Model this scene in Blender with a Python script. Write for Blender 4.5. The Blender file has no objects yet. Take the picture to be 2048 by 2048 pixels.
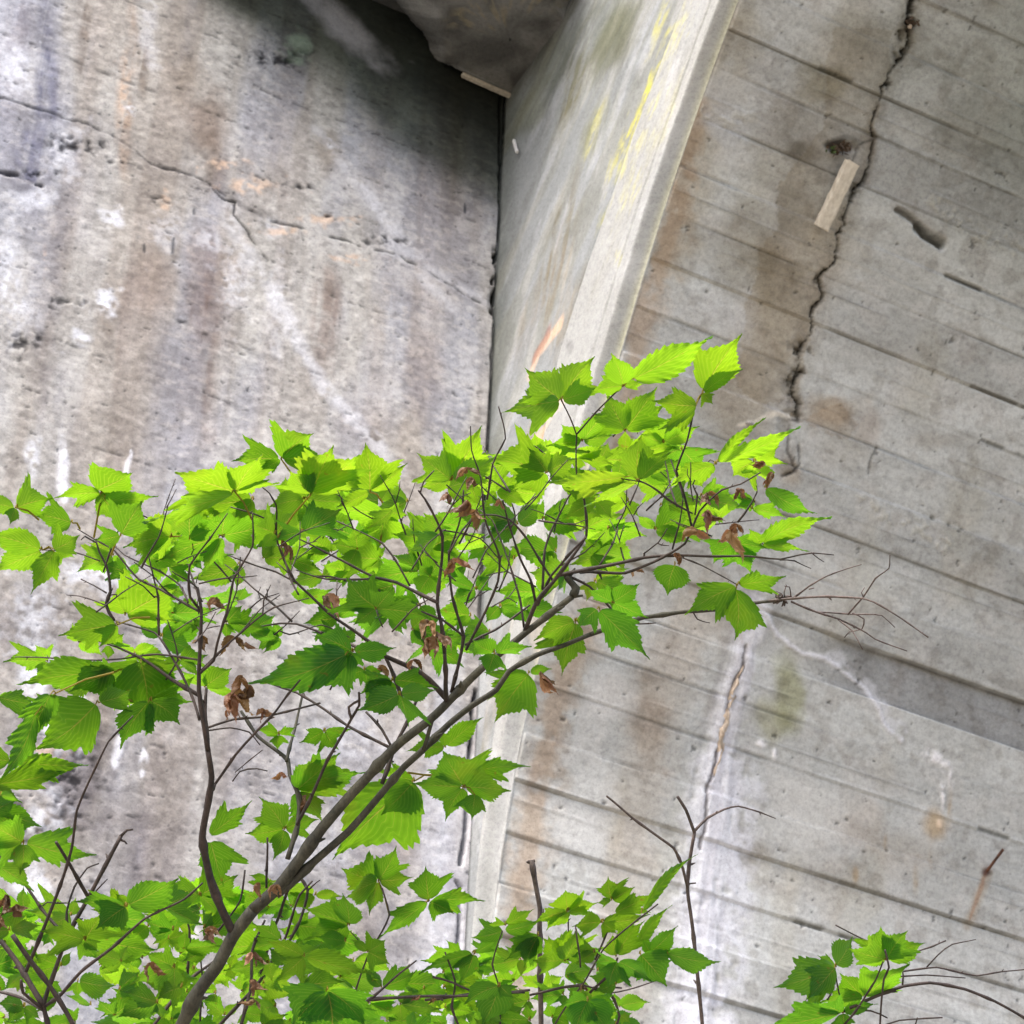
import bpy, math, random
import numpy as np
from mathutils import Vector

scene = bpy.context.scene
rnd = random.Random(7)

# ------------------------------------------------------------------ camera, sky, sun, exposure
FPX = 5400.0                                   # focal length in pixels of the 2048 px photograph
TH = math.atan(FPX / 6931.0)
RO = math.atan(306.0 / 6924.0)
CAM = np.array([0.0, 0.0, 1.6])
Fv = np.array([0, math.cos(TH), math.sin(TH)])
U0 = np.array([0, -math.sin(TH), math.cos(TH)])
X0 = np.array([1.0, 0, 0])
Rv = math.cos(RO) * X0 + math.sin(RO) * U0
Uv = -math.sin(RO) * X0 + math.cos(RO) * U0

cam_data = bpy.data.cameras.new("camera")
cam = bpy.data.objects.new("camera", cam_data)
scene.collection.objects.link(cam)
scene.camera = cam
from mathutils import Matrix
cam.matrix_world = Matrix(((Rv[0], Uv[0], -Fv[0], CAM[0]), (Rv[1], Uv[1], -Fv[1], CAM[1]),
                           (Rv[2], Uv[2], -Fv[2], CAM[2]), (0, 0, 0, 1)))
cam_data.sensor_width = 36.0
cam_data.lens = 36.0 * FPX / 2048.0
cam_data.clip_start = 0.05
cam_data.clip_end = 500.0
cam_data.dof.use_dof = True
cam_data.dof.focus_distance = 2.75
cam_data.dof.aperture_fstop = 34.0

SUN_EL, SUN_AZ = math.radians(50), math.radians(212)      # azimuth clockwise from +Y: behind the camera, to the left
world = bpy.data.worlds.new("World")
scene.world = world
world.use_nodes = True
wn = world.node_tree
bg = wn.nodes["Background"]
sky = wn.nodes.new("ShaderNodeTexSky")
sky.sky_type = 'NISHITA'
sky.sun_disc = False
sky.sun_elevation = SUN_EL
sky.sun_rotation = SUN_AZ
sky.air_density = 1.0
sky.dust_density = 4.0
sky.ozone_density = 0.6
wn.links.new(sky.outputs[0], bg.inputs[0])
bg.inputs[1].default_value = 0.15
sun_data = bpy.data.lights.new("sun", 'SUN')
sun_data.energy = 1.5
sun_data.angle = math.radians(22)
sun_data.color = (1.0, 0.985, 0.955)
sun = bpy.data.objects.new("sun", sun_data)
scene.collection.objects.link(sun)
sd = Vector((math.sin(SUN_AZ) * math.cos(SUN_EL), math.cos(SUN_AZ) * math.cos(SUN_EL), math.sin(SUN_EL)))
sun.rotation_euler = (-sd).to_track_quat('-Z', 'Y').to_euler()
scene.view_settings.view_transform = 'Standard'
scene.view_settings.look = 'None'
scene.view_settings.gamma = 1.0
scene.view_settings.exposure = 1.44
scene.view_settings.use_curve_mapping = False
scene.cycles.max_bounces = 10
scene.cycles.transmission_bounces = 8

# ------------------------------------------------------------------ helpers
def ray(px, py):
    d = Fv + (px - 1024.0) / FPX * Rv - (py - 1024.0) / FPX * Uv
    return d
def at_depth(px, py, depth):
    """point seen at a pixel of the photograph, at a distance along the view axis"""
    return CAM + ray(px, py) * depth

def link(o, parent=None):
    scene.collection.objects.link(o)
    if parent is not None:
        o.parent = parent
    return o
def tag(o, label=None, cat=None, group=None, kind=None):
    if label: o['label'] = label
    if cat: o['category'] = cat
    if group: o['group'] = group
    if kind: o['kind'] = kind
    return o
def empty(name, loc=(0, 0, 0)):
    o = bpy.data.objects.new(name, None)
    o.location = loc
    o.empty_display_size = 0.1
    return link(o)
def mesh_obj(name, verts, faces, mat, parent=None, smooth=True, uv=None, col=None, origin=None):
    me = bpy.data.meshes.new(name)
    verts = np.asarray(verts, dtype=np.float64)
    if parent is not None:
        verts = verts - np.array(parent.location)
    if origin is not None:
        verts = verts - np.array(origin)
    me.from_pydata(verts.tolist(), [], faces)
    me.materials.append(mat)
    if smooth:
        me.polygons.foreach_set('use_smooth', np.ones(len(me.polygons), dtype=bool))
    if uv is not None:
        lay = me.uv_layers.new(name='UVMap')
        li = np.zeros(len(me.loops), dtype=np.int32)
        me.loops.foreach_get('vertex_index', li)
        lay.data.foreach_set('uv', np.asarray(uv, dtype=np.float32)[li].ravel())
    if col is not None:
        a = me.color_attributes.new('tone', 'FLOAT_COLOR', 'POINT')
        c = np.ones((len(verts), 4), dtype=np.float32)
        c[:, :3] = col
        a.data.foreach_set('color', c.ravel())
    me.update()
    o = bpy.data.objects.new(name, me)
    if origin is not None:
        o.location = origin
    return link(o, parent)
def grid_obj(name, P, mat, parent=None, col=None):
    """P: (rows, cols, 3) -> one smooth grid mesh, built with numpy"""
    R, C, _ = P.shape
    me = bpy.data.meshes.new(name)
    V = P.reshape(-1, 3).astype(np.float32)
    if parent is not None:
        V = V - np.array(parent.location, dtype=np.float32)
    idx = np.arange(R * C).reshape(R, C)
    q = np.stack([idx[:-1, :-1], idx[:-1, 1:], idx[1:, 1:], idx[1:, :-1]], -1).reshape(-1, 4).astype(np.int32)
    me.vertices.add(len(V)); me.vertices.foreach_set('co', V.ravel())
    me.loops.add(q.size); me.loops.foreach_set('vertex_index', q.ravel())
    me.polygons.add(len(q)); me.polygons.foreach_set('loop_start', np.arange(0, q.size, 4, dtype=np.int32))
    me.polygons.foreach_set('use_smooth', np.ones(len(q), dtype=bool))
    me.materials.append(mat)
    if col is not None:
        a = me.color_attributes.new('tone', 'FLOAT_COLOR', 'POINT')
        c = np.ones((len(V), 4), dtype=np.float32); c[:, :3] = col.reshape(-1, 3)
        a.data.foreach_set('color', c.ravel())
    me.update(calc_edges=True)
    me.validate()
    o = bpy.data.objects.new(name, me)
    return link(o, parent)

def vnoise(x, y, seed):
    """smooth value noise in 0..1 on numpy arrays"""
    g = np.random.RandomState(seed).rand(256, 256)
    xi = np.floor(x).astype(int); yi = np.floor(y).astype(int)
    fx = x - xi; fy = y - yi
    fx = fx * fx * (3 - 2 * fx); fy = fy * fy * (3 - 2 * fy)
    x0, x1, y0, y1 = xi & 255, (xi + 1) & 255, yi & 255, (yi + 1) & 255
    return (g[x0, y0] * (1 - fx) + g[x1, y0] * fx) * (1 - fy) + (g[x0, y1] * (1 - fx) + g[x1, y1] * fx) * fy
def fbm(x, y, seed, octv=4, gain=0.5):
    s = 0; a = 1; t = 0
    for k in range(octv):
        s = s + a * vnoise(x * 2 ** k + 17.3 * k, y * 2 ** k + 5.1 * k, seed + k); t += a; a *= gain
    return s / t
def sstep(a, b, x):
    t = np.clip((x - a) / (b - a), 0, 1)
    return t * t * (3 - 2 * t)

# ------------------------------------------------------------------ materials
def nt(name):
    m = bpy.data.materials.new(name); m.use_nodes = True
    n = m.node_tree; b = n.nodes["Principled BSDF"]
    return m, n, b
def noise(n, vec, scale, detail=4, rough=0.55):
    t = n.nodes.new("ShaderNodeTexNoise"); t.inputs['Scale'].default_value = scale
    t.inputs['Detail'].default_value = detail; t.inputs['Roughness'].default_value = rough
    n.links.new(vec, t.inputs['Vector']); return t
def ramp(n, fac, stops):
    r = n.nodes.new("ShaderNodeValToRGB"); e = r.color_ramp.elements
    while len(e) > 1: e.remove(e[0])
    for i, (p, c) in enumerate(stops):
        if i == 0: e[0].position = p; k = e[0]
        else: k = e.new(p)
        k.color = (*c, 1) if len(c) == 3 else c
    n.links.new(fac, r.inputs[0]); return r
def mixc(n, typ, fac, a, b):
    m = n.nodes.new("ShaderNodeMix"); m.data_type = 'RGBA'; m.blend_type = typ
    for inp, v in ((m.inputs[0], fac), (m.inputs[6], a), (m.inputs[7], b)):
        if hasattr(v, 'node'): n.links.new(v, inp)
        elif isinstance(v, (int, float)): inp.default_value = v
        else: inp.default_value = (*v, 1)
    return m.outputs[2]
def concrete_mat(name, grain=1.0, tint=(1, 1, 1), attr=True, base=(0.36, 0.35, 0.33), bump=0.5):
    m, n, b = nt(name)
    tc = n.nodes.new("ShaderNodeTexCoord"); v = tc.outputs['Object']
    if attr:
        at = n.nodes.new("ShaderNodeAttribute"); at.attribute_name = 'tone'; c = at.outputs['Color']
    else:
        big = noise(n, v, 3.0, 5); c = ramp(n, big.outputs[0], [(0.3, tuple(x * .7 for x in base)), (0.7, tuple(x * 1.15 for x in base))]).outputs[0]
    f1 = noise(n, v, 70 * grain, 5, 0.65)
    r1 = ramp(n, f1.outputs[0], [(0.33, (0.78, 0.77, 0.78)), (0.5, (1, 1, 1)), (0.68, (1.13, 1.13, 1.12))])
    c = mixc(n, 'MULTIPLY', 0.8, c, r1.outputs[0])
    f2 = noise(n, v, 260 * grain, 3, 0.7)
    r2 = ramp(n, f2.outputs[0], [(0.33, (0.6, 0.6, 0.62)), (0.47, (1, 1, 1)), (0.75, (1.1, 1.1, 1.1))])
    c = mixc(n, 'MULTIPLY', 0.7, c, r2.outputs[0])
    f3 = noise(n, v, 52 * grain, 2, 0.5)                       # small dark pits
    r3 = ramp(n, f3.outputs[0], [(0.15, (0.35, 0.35, 0.34)), (0.20, (1, 1, 1))])
    c = mixc(n, 'MULTIPLY', 0.85, c, r3.outputs[0])
    n.links.new(c, b.inputs['Base Color'])
    b.inputs['Roughness'].default_value = 0.92
    b.inputs['Specular IOR Level'].default_value = 0.2
    h = n.nodes.new("ShaderNodeMath"); h.operation = 'ADD'
    n.links.new(f1.outputs[0], h.inputs[0]); n.links.new(f2.outputs[0], h.inputs[1])
    h2 = n.nodes.new("ShaderNodeMath"); h2.operation = 'ADD'
    n.links.new(h.outputs[0], h2.inputs[0]); n.links.new(r3.outputs[0], h2.inputs[1])
    bp = n.nodes.new("ShaderNodeBump"); bp.inputs['Strength'].default_value = bump; bp.inputs['Distance'].default_value = 0.004
    n.links.new(h2.outputs[0], bp.inputs['Height']); n.links.new(bp.outputs[0], b.inputs['Normal'])
    return m
M_WALL = concrete_mat('rough_weathered_concrete', 1.0, bump=0.36)
M_SOFFIT = concrete_mat('board_marked_concrete', 1.3, bump=0.22)
M_FACE = concrete_mat('stained_smooth_concrete', 1.3, bump=0.3)
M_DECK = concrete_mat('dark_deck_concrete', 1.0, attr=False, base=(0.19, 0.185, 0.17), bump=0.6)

def leaf_mat(name, top, under, trans, wt=0.60, vein=(0.55, 0.42, 0.08), spot=(0.30, 0.16, 0.03)):
    m, n, b = nt(name)
    uv = n.nodes.new("ShaderNodeUVMap"); uv.uv_map = 'UVMap'
    sp = n.nodes.new("ShaderNodeSeparateXYZ"); n.links.new(uv.outputs[0], sp.inputs[0])
    def math_(op, a, c=None, d=None):
        k = n.nodes.new("ShaderNodeMath"); k.operation = op
        for i, q in enumerate((a, c, d)):
            if q is None: continue
            if hasattr(q, 'node'): n.links.new(q, k.inputs[i])
            else: k.inputs[i].default_value = q
        return k.outputs[0]
    av = math_('ABSOLUTE', sp.outputs[1])
    q = math_('SUBTRACT', sp.outputs[0], math_('MULTIPLY', av, 0.55))
    fr = math_('FRACT', math_('MULTIPLY', q, 9.0))
    dd = math_('ABSOLUTE', math_('SUBTRACT', fr, 0.5))
    side = math_('SUBTRACT', 1.0, math_('MULTIPLY', dd, 14.0)); side = math_('MAXIMUM', side, 0.0)
    side = math_('MULTIPLY', side, math_('SUBTRACT', 1.15, av))
    mid = math_('MAXIMUM', math_('SUBTRACT', 1.0, math_('MULTIPLY', av, 38.0)), 0.0)
    vm = math_('MINIMUM', math_('ADD', math_('MULTIPLY', side, 0.6), mid), 1.0)
    tc = n.nodes.new("ShaderNodeTexCoord")
    at = n.nodes.new("ShaderNodeAttribute"); at.attribute_name = 'tone'
    n1 = noise(n, tc.outputs['Object'], 22, 3)
    n2 = noise(n, tc.outputs['Object'], 110, 2)
    mot = ramp(n, n1.outputs[0], [(0.3, (0.8, 0.86, 0.8)), (0.65, (1.1, 1.04, 1.0))])
    sps = ramp(n, n2.outputs[0], [(0.70, (0, 0, 0)), (0.76, (1, 1, 1))])
    n3 = noise(n, tc.outputs['Object'], 9, 4, 0.6)
    yel = ramp(n, n3.outputs[0], [(0.60, (0, 0, 0)), (0.72, (1, 1, 1))])
    quilt = math_('ADD', math_('MULTIPLY', math_('ABSOLUTE', math_('SUBTRACT', fr, 0.5)), -0.36), 1.10)
    def colour(c0):
        c = mixc(n, 'MULTIPLY', 1.0, c0, at.outputs['Color'])
        qc = n.nodes.new('ShaderNodeCombineColor')
        for q_ in range(3): n.links.new(quilt, qc.inputs[q_])
        c = mixc(n, 'MULTIPLY', 1.0, c, qc.outputs[0])
        c = mixc(n, 'MIX', math_('MULTIPLY', yel.outputs[0], 0.30), c, spot if wt < .4 else (0.50, 0.50, 0.03))
        c = mixc(n, 'MULTIPLY', 1.0, c, mot.outputs[0])
        c = mixc(n, 'MIX', math_('MULTIPLY', vm, 0.62), c, vein)
        c = mixc(n, 'MIX', math_('MULTIPLY', sps.outputs[0], 0.5), c, spot)
        return c
    geo = n.nodes.new("ShaderNodeNewGeometry")
    n.links.new(mixc(n, 'MIX', geo.outputs['Backfacing'], colour(top), colour(under)), b.inputs['Base Color'])
    b.inputs['Roughness'].default_value = 0.42
    b.inputs['Specular IOR Level'].default_value = 0.35
    tr = n.nodes.new("ShaderNodeBsdfTranslucent"); n.links.new(colour(trans), tr.inputs['Color'])
    mx = n.nodes.new("ShaderNodeMixShader"); mx.inputs[0].default_value = wt
    n.links.new(b.outputs[0], mx.inputs[1]); n.links.new(tr.outputs[0], mx.inputs[2])
    out = n.nodes["Material Output"]; n.links.new(mx.outputs[0], out.inputs['Surface'])
    bp = n.nodes.new("ShaderNodeBump"); bp.inputs['Strength'].default_value = 0.5; bp.inputs['Distance'].default_value = 0.001
    n.links.new(vm, bp.inputs['Height']); n.links.new(bp.outputs[0], b.inputs['Normal']); n.links.new(bp.outputs[0], tr.inputs['Normal'])
    return m
M_LEAF = leaf_mat('fresh_green_leaf', (0.04, 0.14, 0.03), (0.075, 0.20, 0.03), (0.325, 0.605, 0.012))
M_DRY = leaf_mat('withered_brown_leaf', (0.15, 0.085, 0.045), (0.24, 0.145, 0.09), (0.36, 0.18, 0.07), wt=0.25, vein=(0.1, 0.05, 0.03))

def bark_mat(name, c0, c1):
    m, n, b = nt(name)
    tc = n.nodes.new("ShaderNodeTexCoord"); mp = n.nodes.new("ShaderNodeMapping")
    mp.inputs['Scale'].default_value = (1, 1, 0.35); n.links.new(tc.outputs['Object'], mp.inputs[0])
    a = noise(n, mp.outputs[0], 60, 5, 0.65); r = ramp(n, a.outputs[0], [(0.3, c0), (0.68, c1)])
    f = noise(n, mp.outputs[0], 420, 3); r2 = ramp(n, f.outputs[0], [(0.35, (0.6, 0.6, 0.6)), (0.6, (1.1, 1.1, 1.1))])
    n.links.new(mixc(n, 'MULTIPLY', 0.8, r.outputs[0], r2.outputs[0]), b.inputs['Base Color'])
    b.inputs['Roughness'].default_value = 0.7
    bp = n.nodes.new("ShaderNodeBump"); bp.inputs['Strength'].default_value = 0.6; bp.inputs['Distance'].default_value = 0.002
    n.links.new(a.outputs[0], bp.inputs['Height']); n.links.new(bp.outputs[0], b.inputs['Normal'])
    return m
M_BARK = bark_mat('grey_brown_bark', (0.014, 0.013, 0.009), (0.088, 0.080, 0.054))
M_TWIG = bark_mat('dark_twig_bark', (0.016, 0.011, 0.011), (0.075, 0.050, 0.042))
M_PALETWIG = bark_mat('pale_dry_twig_bark', (0.05, 0.036, 0.034), (0.17, 0.125, 0.11))
M_GREENSTEM = bark_mat('green_leaf_stalk', (0.05, 0.075, 0.02), (0.12, 0.14, 0.05))

def simple_mat(name, c0, c1, scale=30, rough=0.8, bump=0.3, stretch=(1, 1, 1)):
    m, n, b = nt(name)
    tc = n.nodes.new("ShaderNodeTexCoord"); mp = n.nodes.new("ShaderNodeMapping")
    mp.inputs['Scale'].default_value = stretch; n.links.new(tc.outputs['Object'], mp.inputs[0])
    a = noise(n, mp.outputs[0], scale, 5, 0.6); r = ramp(n, a.outputs[0], [(0.3, c0), (0.7, c1)])
    n.links.new(r.outputs[0], b.inputs['Base Color']); b.inputs['Roughness'].default_value = rough
    bp = n.nodes.new("ShaderNodeBump"); bp.inputs['Strength'].default_value = bump; bp.inputs['Distance'].default_value = 0.004
    n.links.new(a.outputs[0], bp.inputs['Height']); n.links.new(bp.outputs[0], b.inputs['Normal'])
    return m
M_WOOD = simple_mat('pale_weathered_wood', (0.48, 0.42, 0.34), (0.72, 0.66, 0.56), 14, 0.8, 0.4, (6, 6, 0.6))
M_CALC = simple_mat('white_mineral_crust', (0.55, 0.53, 0.52), (0.8, 0.79, 0.78), 60, 0.7, 0.5)
M_CALCORANGE = simple_mat('buff_mineral_crust', (0.45, 0.34, 0.25), (0.62, 0.52, 0.42), 60, 0.7, 0.5)
M_RUST = simple_mat('rusty_iron', (0.03, 0.018, 0.015), (0.16, 0.06, 0.03), 80, 0.8, 0.5)
M_STONE = simple_mat('small_pale_stone', (0.25, 0.23, 0.22), (0.45, 0.42, 0.40), 80, 0.8, 0.4)
M_GROUND = simple_mat('leaf_littered_soil', (0.10, 0.085, 0.06), (0.24, 0.21, 0.16), 6, 0.95, 0.8)
M_DEBRIS = simple_mat('dark_dry_plant_scraps', (0.03, 0.02, 0.015), (0.12, 0.08, 0.05), 60, 0.9, 0.3)
M_MOSS = simple_mat('green_moss', (0.03, 0.05, 0.015), (0.08, 0.12, 0.03), 60, 0.9, 0.3)
# ------------------------------------------------------------------ the place: wall frame
PH = math.radians(63.5)
U1 = np.array([math.sin(PH), math.cos(PH), 0.0])          # along the walls, away from the camera to the right
N1 = np.array([math.cos(PH), -math.sin(PH), 0.0])         # out of the walls, towards the camera
_r = ray(975, 1000); _r = _r / np.linalg.norm(_r)
J = CAM + _r * 7.0; J[2] = 0.0                             # the inner corner (a vertical line)
def PT(s, w, z):
    s, w, z = np.broadcast_arrays(np.asarray(s, float), np.asarray(w, float), np.asarray(z, float))
    return J + s[..., None] * U1 + w[..., None] * N1 + z[..., None] * np.array([0, 0, 1.0])

# arch profile: how far the rib stands out of the wall at each height
_pz = np.array([1.0, 3.0, 4.0, 4.40, 4.70, 5.06, 5.40, 5.67, 5.97, 6.30, 6.667, 7.02, 7.30, 7.55, 7.74])
_pw = np.array([0.035, 0.036, 0.038, 0.046, 0.083, 0.172, 0.321, 0.470, 0.645, 0.869, 1.190, 1.57, 1.98, 2.50, 3.40])
def _smooth_prof():
    m = np.gradient(_pw, _pz)
    zz = np.linspace(_pz[0], _pz[-1], 4000); k = np.clip(np.searchsorted(_pz, zz) - 1, 0, len(_pz) - 2)
    h = _pz[k + 1] - _pz[k]; t = (zz - _pz[k]) / h
    w = (2*t**3-3*t**2+1)*_pw[k] + (t**3-2*t**2+t)*h*m[k] + (-2*t**3+3*t**2)*_pw[k+1] + (t**3-t**2)*h*m[k+1]
    ker = np.ones(161) / 161; ws = np.convolve(np.pad(w, 80, 'edge'), ker, 'valid')
    return zz, ws
PZ, PW = _smooth_prof()
PA = np.concatenate([[0], np.cumsum(np.hypot(np.diff(PZ), np.diff(PW)))])       # arc length
def w_of_z(z): return np.interp(z, PZ, PW)
def a_of_z(z): return np.interp(z, PZ, PA)
def z_of_a(a): return np.interp(a, PA, PZ)

# pixel of the photograph -> coordinates on each surface
def on_wall(px, py):
    d = ray(px, py); t = ((J - CAM) @ N1) / (d @ N1); P = CAM + t * d
    return ((P - J) @ U1, P[2])
def on_face(px, py):
    d = ray(px, py); t = ((J - CAM) @ U1) / (d @ U1); P = CAM + t * d
    return ((P - J) @ N1, P[2])
def on_soffit(px, py):
    d = ray(px, py); t = np.linspace(4.5, 9.5, 6000); P = CAM + t[:, None] * d
    w = (P - J) @ N1; g = w - w_of_z(P[:, 2]) ; k = np.argmax(g < 0)
    if g[k] >= 0: k = len(t) - 1
    return ((P[k] - J) @ U1, float(a_of_z(P[k, 2])))

class Paint:
    """albedo and relief of one concrete surface in its own coordinates (metres)"""
    def __init__(self, a, b, conv, base):
        self.a, self.b = np.meshgrid(a, b); self.conv = conv
        self.col = np.ones(self.a.shape + (3,)) * np.array(base); self.h = np.zeros(self.a.shape)
        self.wa = (fbm(self.a * 22, self.b * 22, 900, 3) - .5); self.wb = (fbm(self.a * 22, self.b * 22, 910, 3) - .5)
        self.wf = (fbm(self.a * 90, self.b * 90, 920, 3) - .5)
    def box(self, a0, a1, b0, b1):
        ia = np.searchsorted(self.a[0], [a0, a1]); ib = np.searchsorted(self.b[:, 0], [b0, b1])
        return (slice(ib[0], ib[1]), slice(ia[0], ia[1]))
    def mul(self, sl, m, c): self.col[sl] *= 1 - m[..., None] * (1 - np.array(c))
    def mix(self, sl, m, c): m = np.clip(m, 0, 1); self.col[sl] = self.col[sl] * (1 - m[..., None]) + np.array(c) * m[..., None]
    def dist(self, pts, pad, wob=0.0):
        P = np.array([self.conv(*p) for p in pts])
        sl = self.box(P[:, 0].min() - pad, P[:, 0].max() + pad, P[:, 1].min() - pad, P[:, 1].max() + pad)
        A = self.a[sl] + self.wa[sl] * wob + self.wf[sl] * wob * .35; B = self.b[sl] + self.wb[sl] * wob
        D = np.full(A.shape, 9.0); T = np.zeros(A.shape); n = len(P) - 1
        for i in range(n):
            p, q = P[i], P[i + 1]; e = q - p; L2 = max(e @ e, 1e-9)
            t = np.clip(((A - p[0]) * e[0] + (B - p[1]) * e[1]) / L2, 0, 1)
            d = np.hypot(A - p[0] - t * e[0], B - p[1] - t * e[1]); k = d < D
            D[k] = d[k]; T[k] = (i + t[k]) / n
        return sl, D, T
    def line(self, pts, w, c=(0.12, 0.12, 0.12), s=1.0, depth=0.0, wob=0.012, soft=1.6, mode='mul', brk=0.0, taper=False, seed=3):
        """w in metres; brk breaks the line up with noise"""
        if self.b.size == 0: return
        sl, D, T = self.dist(pts, w * 4 + .03 + wob, wob)
        if D.size == 0: return
        ww = w * (1 - .75 * np.abs(T * 2 - 1) ** 3) if taper else w
        m = 1 - sstep(ww * .5, ww * soft, D)
        if brk: m = m * sstep(brk - .12, brk + .12, fbm(self.a[sl] * 30, self.b[sl] * 30, seed, 3))
        (self.mul if mode == 'mul' else self.mix)(sl, m * s, c)
        if depth: self.h[sl] -= depth * m
    def blob(self, x, y, rx, ry, c, s=1.0, mode='mul', rag=0.6, fr=14, seed=5, lean=0.0, tex=0.0, hard=False, hgt=0.0):
        p = np.array(self.conv(x, y)); ex = np.array(self.conv(x + rx, y)) - p; ey = np.array(self.conv(x + lean, y - ry)) - p
        ra = abs(ex[0]) + abs(ey[0]); rb = abs(ex[1]) + abs(ey[1])
        sl = self.box(p[0] - ra * 2.2, p[0] + ra * 2.2, p[1] - rb * 2.2, p[1] + rb * 2.2)
        A = self.a[sl] - p[0]; B = self.b[sl] - p[1]
        if A.size == 0: return
        det = ex[0] * ey[1] - ex[1] * ey[0]
        u = (A * ey[1] - B * ey[0]) / det; v = (-A * ex[1] + B * ex[0]) / det
        nz = fbm(self.a[sl] * fr, self.b[sl] * fr * (0.3 if ry > 2.5 * rx else 1), seed, 4)
        r = np.hypot(u, v) * (1 + rag * (nz - .5) * 2)
        s = min(1, s * 1.25)
        m = (1 - sstep(.55, .95, r)) if hard == 1 else ((1 - sstep(.8, .86, r)) if hard == 2 else (1 - sstep(.3, 1.2, r)))
        if ry > 2.5 * rx: m = m * (.25 + .75 * sstep(.34, .58, fbm(self.a[sl] * 46, self.b[sl] * 3.0, seed + 77, 4))) * (.5 + .5 * sstep(.35, .6, fbm(self.a[sl] * 30, self.b[sl] * 30, seed + 79, 4)))
        if tex: m = m * sstep(tex - .15, tex + .15, fbm(self.a[sl] * 60, self.b[sl] * 60, seed + 50, 3))
        (self.mul if mode == 'mul' else self.mix)(sl, m * s, c)
        if hgt: self.h[sl] += hgt * m
    def streaks(self, sl, fr, seed, c, s, lo, hi, stretch=0.05, x=None):
        A = self.a[sl] if x is None else x
        n = fbm(A * fr, self.b[sl] * fr * stretch, seed, 4)
        self.mul(sl, sstep(lo, hi, n) * s, c)
ALL = (slice(None), slice(None))
def seg(a, b, step): return np.linspace(a, b, max(2, int(abs(b - a) / step) + 1))

# ================================================================== left wall (abutment)
sA = np.concatenate([seg(-4.5, -2.5, .2)[:-1], seg(-2.5, 0.0, 0.0042), [0.03, 0.06]])
zA = np.concatenate([seg(1.0, 3.9, .2)[:-1], seg(3.9, 7.6, 0.0045)])
W = Paint(sA, zA, on_wall, (0.378, 0.386, 0.400))
a, b = W.a, W.b
# large tone variation, mottling, runs of water
W.mul(ALL, sstep(.40, .66, fbm(a * 3, b * 1.1, 11, 4)) * .38, (0.66, 0.62, 0.60))
W.mul(ALL, sstep(.42, .62, fbm(a * 13, b * 13, 15, 5)) * .34, (0.62, 0.60, 0.59))
tn = fbm(a * 7, b * 1.4, 17, 4)[..., None]; W.col *= np.array([1.04, 1.0, .94]) * (1 - sstep(.38, .62, tn)) + np.array([.97, .98, 1.05]) * sstep(.38, .62, tn)
W.mul(ALL, sstep(.50, .66, fbm(a * 34, b * 70, 18, 4)) * .32, (.60, .59, .60)); W.mix(ALL, sstep(.54, .68, fbm(a * 36, b * 66, 19, 4)) * .3, (.60, .59, .58))
W.mul(ALL, sstep(.48, .60, fbm(a * 18, b * 1.0, 22, 3)) * sstep(.42, .6, fbm(a * 3, b * 2, 23, 3)) * .35, (.66, .62, .62))
W.mix(ALL, sstep(.52, .72, fbm(a * 9, b * 7, 21, 5)) * .32, (0.56, 0.55, 0.55))
W.streaks(ALL, 9, 31, (0.62, 0.57, 0.54), .50, .50, .66, .06)
W.streaks(ALL, 14, 41, (1.18, 1.18, 1.22), .45, .52, .66, .05)
W.mul(ALL, sstep(.58, .70, fbm(a * 5, b * .4, 51, 3)) * .35, (0.72, 0.62, 0.52))
W.mul(ALL, sstep(.64, .74, fbm(a * 45, b * 60, 55, 3)) * .4, (0.55, 0.54, 0.54))
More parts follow.
